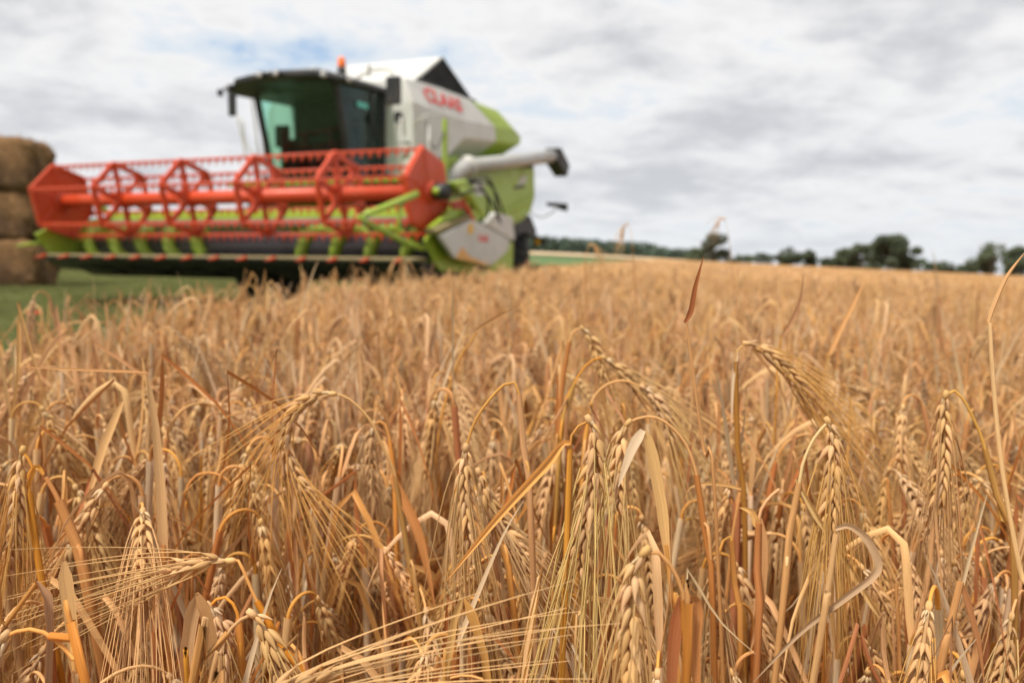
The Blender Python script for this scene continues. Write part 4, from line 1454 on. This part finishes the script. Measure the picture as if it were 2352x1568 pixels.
hero('slender barley ear beginning below the tightly folded one', 0.84, [(1275, 1200), (1295, 950), (1320, 880)], [(1345, 840), (1370, 823)], [(1388, 822), (1425, 850), (1470, 888), (1512, 922)], split=False, spread=.1)
hero('barley plant with a wide low hoop of neck', 0.80, [(1330, 1250), (1345, 1000), (1358, 925)], [(1390, 885), (1435, 874)], [(1478, 890), (1505, 915), (1528, 960), (1545, 1005)], split=False, cneck=PAL)
hero('tall pale barley straw with a jointed top leaning over the crop', 0.50, [(2420, 1700), (2345, 1320), (2305, 1100), (2283, 900), (2273, 740)], leaves=[([(2274, 742), (2290, 700), (2318, 635), (2356, 578)], .006, PAL, .9)], r=.0026, cstem=(.80, .51, .19), cneck=(.80, .56, .28))
hero('thin barley stalk ending in a dark rust-red rolled leaf tip', 0.60, [(1650, 1300), (1617, 1040), (1594, 870), (1577, 745)], leaves=[([(1574, 742), (1588, 715), (1598, 660), (1616, 590)], .0065, (.40, .15, .04), .8)], r=.0023, cstem=YEL, cneck=TAN)
hero('upright flat barley blade snapped at its tip into a long level point', 0.60, [(398, 1620), (383, 1420), (375, 1250)], leaves=[([(388, 1500), (376, 1300), (368, 1120), (357, 980), (338, 862)], .0095, PAL, .25, .6), ([(338, 858), (270, 856), (160, 850), (36, 841)], .0045, TAN, .8)], r=.003, cstem=YEL, cneck=YEL)
hero('wide barley leaf folded in two with a whitish flap', 0.54, [(1560, 1600), (1545, 1400), (1530, 1250)], leaves=[([(1535, 1300), (1518, 1160), (1497, 1050), (1482, 988)], .0110, (.78, .51, .22), .4, .8), ([(1478, 988), (1452, 1034), (1420, 1118)], .009, WHT, .45)], r=.003)
hero('barley plant with a broad open hoop of neck above a narrow ear', 0.61, [(1640, 1500), (1612, 1180), (1600, 1090)], [(1572, 1015), (1522, 965), (1478, 957)],
     [(1442, 972), (1430, 990), (1426, 1040), (1421, 1110), (1418, 1160)], cneck=(.78, .47, .17))
hero('darkened barley ear hanging against broken brown straws', 0.60, [(150, 1600), (90, 1300), (68, 1130)], [(66, 1085), (75, 1070)], [(52, 1036), (46, 1070), (44, 1140), (38, 1200), (32, 1260)], size=.95)
hero('barley ear with a low flat loop of orange neck', 0.74, [(390, 1420), (415, 1180)], [(440, 1102), (480, 1085), (520, 1100)], [(552, 1138), (562, 1165), (556, 1220), (548, 1270)], cneck=(.78, .40, .08), split=False)
hero('hazy barley ear hanging behind the flat-looped one', 0.80, [(915, 1400), (905, 1080), (895, 1010)], [(880, 968)], [(858, 975), (850, 1010), (850, 1080), (852, 1140)], split=False)
hero('small half-bald barley ear on a yellow kinked neck', 0.62, [(1700, 1600), (1690, 1380), (1680, 1240)], [(1660, 1245)], [(1645, 1300), (1641, 1330), (1645, 1390), (1650, 1460)], size=.85, cneck=(.80, .45, .10), split=False)
hero('barley ear dangling from an orange crook close to a snapped straw', 0.55, [(570, 1700), (555, 1480), (548, 1420)], [(535, 1385), (508, 1369)], [(482, 1392), (510, 1430), (515, 1480), (508, 1560)], size=.9, cneck=(.78, .39, .07), split=False)
hero('thick orange barley neck looping over in front of a withered leaf', 0.44, [(215, 1640), (175, 1525), (115, 1460)], [(60, 1444)], [(10, 1462), (-15, 1500), (-25, 1560)], cneck=YEL, split=False)
hero('withered dark barley leaf drooping from a slanting straw', 0.46, [(-60, 1560), (10, 1440), (84, 1338)], leaves=[([(84, 1334), (102, 1372), (110, 1450), (106, 1560), (108, 1640)], .0095, (.52, .30, .14), .7, .6)], r=.0028)
hero('broad pale barley blade standing upright with a worn rounded top', 0.52, [(190, 1700), (180, 1560), (175, 1500)], leaves=[([(186, 1600), (172, 1480), (160, 1380), (148, 1288)], .012, (.78, .50, .22), .4, .8)], r=.003)
hero('pair of broad barley blades bent apart in an upside-down V', 0.52, [(440, 1700), (436, 1600), (432, 1560)], leaves=[([(432, 1600), (428, 1490), (438, 1420), (455, 1362)], .013, PAL, .4, .7), ([(452, 1360), (472, 1400), (488, 1470), (498, 1600)], .011, (.52, .30, .13), .4, .7)], r=.003)
hero('barley ear with wind-swept awns reaching over the stalks at knee height', 0.40, [(450, 1760), (500, 1690)], [(540, 1640)], [(570, 1612), (620, 1596), (680, 1580), (740, 1568)], awnL=.125, spread=.1, split=False)
hero('cut-off orange barley straw with a blunt open end', 0.50, [(2120, 1700), (2165, 1510), (2206, 1335)], leaves=[([(2206, 1338), (2222, 1390), (2245, 1480), (2262, 1580)], .006, BR, .7)], r=.0046, cstem=(.76, .40, .11), cneck=(.76, .41, .12))
hero('dry barley blade creased into a narrow arrow head', 0.50, [(1020, 1700), (1022, 1600)], leaves=[([(1024, 1620), (1034, 1500), (1046, 1420), (1062, 1374)], .007, PAL, .7, .9), ([(1066, 1374), (1085, 1420), (1110, 1500), (1125, 1620)], .008, TAN, .4, .8)], r=.0022)
hero('pale barley straw leaning far over among upright ones', 0.72, [(95, 1500), (160, 1290), (205, 1120)], leaves=[([(200, 1150), (240, 1020), (283, 922)], .010, PAL, .35, .8)], r=.0036, cstem=PAL, cneck=PAL)
hero('dark orange barley straw crossing behind the leaning pale one', 0.60, [(230, 1500), (180, 1260), (135, 1150)], [(105, 1095)], None, [([(100, 1090), (82, 1070), (65, 1110), (50, 1200)], .006, YEL, .8)], r=.0036, cstem=(.66, .32, .08), cneck=(.62, .30, .08))
hero('barley stalk with a knotted brown top shaped like a twig', 0.95, [(985, 1200), (1035, 880), (1095, 762)], leaves=[([(1094, 758), (1120, 742), (1150, 725), (1192, 702)], .006, (.46, .27, .12), .8)], r=.0026)
hero('crumpled barley leaf wrapped round a short straw', 0.60, [(1735, 1600), (1738, 1350), (1742, 1200)], [(1760, 1150), (1790, 1123)], None, [([(1742, 1210), (1730, 1180), (1715, 1170), (1698, 1165)], .008, PAL, .6), ([(1742, 1190), (1750, 1260), (1745, 1400), (1722, 1500)], .010, TAN, .4)], r=.0024, cneck=PAL)
hero('barley blade bent over in a flat hook', 0.66, [(1660, 1450), (1680, 1250), (1700, 1130)], leaves=[([(1702, 1124), (1660, 1114), (1610, 1112), (1582, 1122), (1570, 1150)], .005, PAL, .8)], r=.0026)
hero('very tall barley stalk with a nodding ear standing clear against the sky', 2.3, [(1470, 900), (1462, 700), (1452, 560)], [(1447, 525)], [(1440, 515), (1434, 520), (1430, 532), (1428, 545)], split=False, awnL=.06, size=.6, r=.0010)
hero('tallest barley stalk, its ear tip drooping over the lone grey tree', 2.3, [(1715, 900), (1690, 700), (1676, 560)], [(1668, 515)], [(1664, 503), (1657, 502), (1651, 508), (1648, 518)], split=False, awnL=.05, size=.55, r=.0009)
hero('pale barley plant hooked like a walking stick above the crop top', 2.1, [(1352, 820), (1346, 660), (1344, 600)], [(1349, 575)], [(1355, 562), (1362, 562), (1368, 570), (1373, 582)], split=False, awnL=.06, size=.7, r=.0013)
hero('barley stalk with a steep dry blade pointing at the sky', 0.95, [(1770, 1100), (1785, 850), (1795, 770)], leaves=[([(1795, 775), (1820, 735), (1838, 690), (1846, 630)], .007, (.50, .27, .11), .7)], r=.002)
hero('pale barley blade tilted like a quill', 1.0, [(1880, 1100), (1888, 900), (1905, 810)], leaves=[([(1905, 815), (1935, 750), (1965, 690), (1988, 640)], .008, TAN, .6)], r=.002)

# --- the crop around them
rng = np.random.default_rng(21)


def in_crop(x, y):
    return x > edge_x(y) + rng.normal(0, 0.06)


cand = []
for _ in range(52000):
    y = rng.uniform(0.36, 3.2)
    x = rng.uniform(-1, 1) * (0.72 * y + 0.45)
    if rng.uniform() > y / 3.2:
        pass
    cand.append((x, y))
    if len(cand) >= 200000:
        break
# thin to an even density with a coarse grid
cell = {}
near = []
for (x, y) in cand:
    k = (int(x / 0.041 + 1000), int(y / 0.041))
    if cell.get(k, 0) >= 1:
        continue
    if not in_crop(x, y):
        continue
    cell[k] = 1
    near.append((x, y))
near.sort(key=lambda q: q[1] + abs(q[0]) * 0.3)


def crop_top(x, y):
    """height the plant tops reach; short ones right in front of the lens, a rare tall one further off"""
    D = math.hypot(x, y)
    h = rng.normal(0.775, 0.035) if D < 1.2 else rng.normal(0.755, 0.030)
    if rng.uniform() < 0.03 and D > 1.4:
        h += rng.uniform(0.03, 0.13)
    lim = 0.70 if D < 0.5 else (0.75 if D < 0.62 else (0.82 if D < 0.85 else 0.97))
    return min(h, lim) - (rng.uniform(0, 0.05) if D < 0.8 else 0)


FILL_ME = [(a.mesh('stem', 'straw', True), [l_.mesh('leaf', 'straw', True) for l_ in b]) for a, b in FILL]
FILL_LAB = ['earless barley straw with flat upright sheaths', 'broken barley straw with ragged blades', 'bare barley straw with a curled blade', 'stiff barley straw wrapped in dry sheaths', 'short barley straw with split sheaths', 'leaning barley straw with narrow blades']


def tag_crop(root, lab, x, y):
    best = min(HEROES, key=lambda q: (q[0] - x) ** 2 + (q[1] - y) ** 2)
    full = lab + ' beside the ' + best[2]
    tag(root, full, 'barley', full)


N_IND = 300 - HERO_N[0]
inst = dict(pos=[], rot=[], scl=[], vid=[])
nvar, nfill = len(VP), len(FILL)
cnt = 0
for k, (x, y) in enumerate(near):
    if y < 0.42:
        continue
    z = gz(x, y)
    H = crop_top(x, y)
    rot = (rng.normal(0, 0.07), rng.normal(0, 0.07), rng.uniform(0, 6.28))
    is_fill = rng.uniform() < 0.36
    if cnt < N_IND and abs(x) < 0.66 * y + 0.03 and is_fill:
        v = int(rng.integers(0, nfill))
        root = empty('barley_straw', (x, y, z))
        root.rotation_euler = rot
        root.scale = (1, 1, H / 0.80)
        obj('stem', FILL_ME[v][0], root)
        for lm in FILL_ME[v][1]:
            obj('leaf', lm, root)
        tag_crop(root, FILL_LAB[v], x, y)
        cnt += 1
    elif cnt < N_IND and abs(x) < 0.66 * y + 0.03:
        v = int(rng.integers(0, nvar))
        vp = VP[v]
        root = empty('barley_plant', (x, y, z))
        root.rotation_euler = rot
        s_ = H / 0.80
        root.scale = (s_ ** 0.5, s_ ** 0.5, s_)
        obj('stem', vp['stem'], root)
        eo = obj('ear', vp['ear'], root)
        ao = obj('awns', vp['awns'], eo)
        ao['kind'] = 'stuff'
        for lm in vp['leaves']:
            obj('leaf', lm, root)
        tag_crop(root, vp['label'], x, y)
        cnt += 1
    else:
        inst['pos'].append((x, y, z))
        inst['rot'].append(rot)
        s_ = H / 0.80
        inst['scl'].append((s_ ** 0.5, s_ ** 0.5, s_))
        inst['vid'].append(nvar + int(rng.integers(0, nfill)) if is_fill else int(rng.integers(0, nvar)))
# extra straw and blades low in the near stand
for _ in range(2000):
    y = rng.uniform(0.50, 2.4)
    x = rng.uniform(-1, 1) * (0.72 * y + 0.35)
    if not in_crop(x, y):
        continue
    H = min(crop_top(x, y), 0.80) * rng.uniform(0.80, 0.97)
    inst['pos'].append((x, y, gz(x, y)))
    inst['rot'].append((rng.normal(0, 0.16), rng.normal(0, 0.16), rng.uniform(0, 6.28)))
    s_ = H / 0.80
    inst['scl'].append((1, 1, s_))
    inst['vid'].append(nvar + int(rng.integers(0, nfill)))

# middle distance: lighter plants
MID = []
for k in range(8):
    stem, ear, aw, lv = make_variant(500 + k, float(rng.uniform(2.2, 3.0)), float(rng.uniform(0.035, 0.08)), 3, float(rng.normal(0.06, 0.08)), lod=1)
    mb = MB().merge(stem).merge(ear).merge(aw)
    for l_ in lv:
        mb.merge(l_)
    mb.c = [c_ * 0.55 + np.array((0.82, 0.60, 0.32)) * 0.45 for c_ in mb.c]   # whole plant mixed towards pale sand
    MID.append(mb)
n_mid = 0
y = 3.1
for _ in range(26000):
    y = math.sqrt(rng.uniform(3.1 ** 2, 10.0 ** 2))
    x = rng.uniform(-1, 1) * (0.72 * y + 0.5)
    if not in_crop(x, y):
        continue
    H = min(1.02, rng.normal(0.75, 0.03) + (rng.uniform(0.03, 0.16) if rng.uniform() < 0.02 else 0))
    inst['pos'].append((x, y, gz(x, y)))
    inst['rot'].append((rng.normal(0, 0.08), rng.normal(0, 0.08), rng.uniform(0, 6.28)))
    s_ = H / 0.80
    inst['scl'].append((s_ ** 0.5 * 1.1, s_ ** 0.5 * 1.1, s_))
    inst['vid'].append(nvar + nfill + int(rng.integers(0, len(MID))))


# far: square patches of very light plants
def patch(seed, size, n, wide):
    rg = np.random.default_rng(seed)
    V, F, C = [], [], []
    for k in range(n):
        x, y = rg.uniform(-size / 2, size / 2, 2)
        h = rg.normal(0.76, 0.035)
        a = rg.uniform(0, 6.28)
        d = np.array([math.cos(a), math.sin(a), 0])
        s_ = np.array([-d[1], d[0], 0])
        b = np.array([x, y, 0])
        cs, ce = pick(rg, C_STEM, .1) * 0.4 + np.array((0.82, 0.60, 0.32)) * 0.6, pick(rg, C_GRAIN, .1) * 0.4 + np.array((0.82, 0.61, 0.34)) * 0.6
        p1 = b + np.array([0, 0, h * 0.95])
        top = b + d * 0.03 + np.array([0, 0, h])
        e0 = b + d * 0.055 + np.array([0, 0, h - 0.02])
        e1 = b + d * rg.uniform(0.06, 0.14) + np.array([0, 0, h - 0.10])
        aw_ = e1 + d * rg.uniform(0.0, 0.08) + np.array([0, 0, -0.09])
        w1, w2 = 0.002 * wide, 0.007 * wide
        i = len(V)
        V += [b - s_ * w1, b + s_ * w1, p1 + s_ * w1, p1 - s_ * w1, top + s_ * w1, top - s_ * w1]
        C += [cs] * 6
        F += [(i, i + 1, i + 2, i + 3), (i + 3, i + 2, i + 4, i + 5)]
        i = len(V)
        m_ = (e0 + e1) / 2
        V += [e0, m_ + s_ * w2, e1, m_ - s_ * w2, m_ + np.array([0, 0, w2]), aw_ + s_ * w2, aw_ - s_ * w2]
        C += [ce] * 7
        F += [(i, i + 1, i + 4), (i + 1, i + 2, i + 4), (i + 2, i + 3, i + 4), (i + 3, i, i + 4), (i + 1, i + 5, i + 6, i + 3)]
        if k % 2:
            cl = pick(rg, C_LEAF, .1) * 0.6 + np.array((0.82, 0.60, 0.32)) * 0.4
            q0 = b + np.array([0, 0, h * rg.uniform(0.55, 0.85)])
            f_ = rg.normal(0, 1, 3)
            f_[2] = abs(f_[2]) * 0.8
            f_ /= np.linalg.norm(f_)
            q1 = q0 + f_ * rg.uniform(0.06, 0.14)
            i = len(V)
            V += [q0 - s_ * 0.004 * wide, q0 + s_ * 0.004 * wide, q1]
            C += [cl] * 3
            F += [(i, i + 1, i + 2)]
    return MB().add(V, F, np.array(C), np.array(V) * 40)


PAT = [patch(700 + k, 1.0, 420, 1.0) for k in range(4)] + [patch(720 + k, 4.0, 2600, 1.6) for k in range(3)]
i_pat = nvar + nfill + len(MID)
yy = 9.6
while yy < 70:
    xx = edge_x(yy) + 0.5
    while xx < 0.75 * yy + 2:
        inst['pos'].append((xx + rng.uniform(-.1, .1), yy + rng.uniform(-.1, .1), gz(xx, yy)))
        inst['rot'].append((0, 0, float(rng.integers(0, 4)) * math.pi / 2 + rng.normal(0, .1)))
        inst['scl'].append((1.06, 1.06, rng.uniform(0.97, 1.05)))
        inst['vid'].append(i_pat + int(rng.integers(0, 4)))
        xx += 1.0
    yy += 1.0
yy = 71
while yy < 300:
    xx = edge_x(yy) + 2
    while xx < 0.72 * yy + 4:
        inst['pos'].append((xx, yy, gz(xx, yy)))
        inst['rot'].append((0, 0, float(rng.integers(0, 4)) * math.pi / 2 + rng.normal(0, .1)))
        inst['scl'].append((1.05, 1.05, rng.uniform(0.96, 1.06)))
        inst['vid'].append(i_pat + 4 + int(rng.integers(0, 3)))
        xx += 4.0
    yy += 4.0


def scatter(name, protos, mat, I, smooth=True):
    """one stuff object: points carrying which mesh, turn and size; a node tree sets the meshes on them"""
    lib = bpy.data.collections.new(name + '_kinds')
    for k, mb in enumerate(protos):
        me = mb.mesh('%s_kind_%03d' % (name, k), mat, smooth)
        lib.objects.link(bpy.data.objects.new('%s_kind_%03d' % (name, k), me))
    me = bpy.data.meshes.new(name)
    me.from_pydata(I['pos'], [], [])
    for nm, ty, key, ch in (('rot', 'FLOAT_VECTOR', 'vector', 'rot'), ('scl', 'FLOAT_VECTOR', 'vector', 'scl'), ('vid', 'INT', 'value', 'vid')):
        a = me.attributes.new(nm, ty, 'POINT')
        a.data.foreach_set(key, np.array(I[ch], np.int32 if ty == 'INT' else np.float32).ravel())
    me.materials.append(MATS[mat])
    o = obj(name, me)
    ng = bpy.data.node_groups.new(name + '_nodes', 'GeometryNodeTree')
    ng.interface.new_socket('Geometry', in_out='INPUT', socket_type='NodeSocketGeometry')
    ng.interface.new_socket('Geometry', in_out='OUTPUT', socket_type='NodeSocketGeometry')
    gi, go = ng.nodes.new('NodeGroupInput'), ng.nodes.new('NodeGroupOutput')
    ip = ng.nodes.new('GeometryNodeInstanceOnPoints')
    ci = ng.nodes.new('GeometryNodeCollectionInfo')
    ci.inputs['Collection'].default_value = lib
    ci.inputs['Separate Children'].default_value = True
    ci.inputs['Reset Children'].default_value = True

    def na(nm, ty):
        q = ng.nodes.new('GeometryNodeInputNamedAttribute')
        q.data_type = ty
        q.inputs['Name'].default_value = nm
        return q.outputs['Attribute']
    er = ng.nodes.new('FunctionNodeEulerToRotation')
    L = ng.links.new
    L(na('rot', 'FLOAT_VECTOR'), er.inputs[0])
    L(gi.outputs[0], ip.inputs['Points'])
    L(ci.outputs[0], ip.inputs['Instance'])
    ip.inputs['Pick Instance'].default_value = True
    L(na('vid', 'INT'), ip.inputs['Instance Index'])
    L(er.outputs[0], ip.inputs['Rotation'])
    L(na('scl', 'FLOAT_VECTOR'), ip.inputs['Scale'])
    L(ip.outputs[0], go.inputs[0])
    md = o.modifiers.new('scatter', 'NODES')
    md.node_group = ng
    return o


fillm = []
for mb, lvs in FILL:
    a = MB().merge(mb)
    for l_ in lvs:
        a.merge(l_)
    fillm.append(a)
bo = scatter('barley_crop', [v['all'] for v in VP] + fillm + MID + PAT, 'straw', inst)
tag(bo, 'mass of ripe golden barley filling the field to the trees', 'barley crop', None, 'stuff')

# ------------------------------------------------------------------ grass on the meadow
GR = []
for k in range(4):
    rg = np.random.default_rng(60 + k)
    V, F = [], []
    for q in range(1500):
        x, y = rg.uniform(-0.52, 0.52, 2)
        a = rg.uniform(0, 6.28)
        h = rg.uniform(0.03, 0.11) * (1.5 if rg.uniform() < 0.06 else 1)
        s_ = np.array([math.cos(a), math.sin(a), 0]) * 0.0035
        b = np.array([x, y, -0.005])
        tpt = b + np.array([rg.normal(0, 0.025), rg.normal(0, 0.025), h])
        i = len(V)
        V += [b - s_, b + s_, tpt]
        F += [(i, i + 1, i + 2)]
    GR.append(MB().add(V, F))
ig = dict(pos=[], rot=[], scl=[], vid=[])
yy = 1.6
while yy < 42:
    xx = -0.75 * yy - 1
    while xx < edge_x(yy) + 0.3:
        ig['pos'].append((xx, yy, gz(xx, yy)))
        ig['rot'].append((0, 0, rng.uniform(0, 6.28)))
        ig['scl'].append((1, 1, rng.uniform(0.7, 1.3)))
        ig['vid'].append(int(rng.integers(0, 4)))
        xx += 0.8
    yy += 0.8
go_ = scatter('grass', GR, 'grass_blade', ig, False)
tag(go_, 'short green meadow grass under the harvester and bales', 'grass', None, 'stuff')

# ------------------------------------------------------------------ poppies at the field edge
def poppy(px, py, D, label):
    P = at(px, py, D)
    g = np.array([P[0] + 0.02, P[1], gz(P[0], P[1])])
    root = empty('poppy', Vector(g))
    st = smooth_curve([(0, 0, -0.01), (0.01, 0.01, (P[2] - g[2]) * 0.5), P - g], 8)
    obj('stem', MB().tube(st, 0.0022, 5, (0.10, 0.15, 0.05)).mesh('stem', 'grass_blade', True), root)
    for k in range(4):
        a = k * math.pi / 2 + 0.4
        d = np.array([math.cos(a), math.sin(a), 0.35])
        s_ = np.array([-math.sin(a), math.cos(a), 0])
        c_ = P - g
        V = []
        for i in range(5):
            for j in range(5):
                r_ = i / 4 * 0.036
                V.append(c_ + d * r_ + s_ * (j / 2 - 1) * 0.026 * math.sin(0.3 + i / 4 * 2.4) + np.array([0, 0, 0.004 * math.sin(j * 2 + i)]))
        obj('petal', MB().add(V, [(i * 5 + j, i * 5 + j + 1, i * 5 + j + 6, i * 5 + j + 5) for i in range(4) for j in range(4)]).mesh('petal', 'poppy', True), root)
    obj('seed_head', MB().tube([P - g + np.array([0, 0, z]) for z in (0, .006, .012)], [.003, .006, .004], 7).mesh('seed_head', 'black_plastic'), root)
    tag(root, label, 'poppy')


poppy(80, 722, 4.2, 'red poppy in the grass by the barley edge')
poppy(222, 790, 2.6, 'small red poppy half hidden among the barley edge')
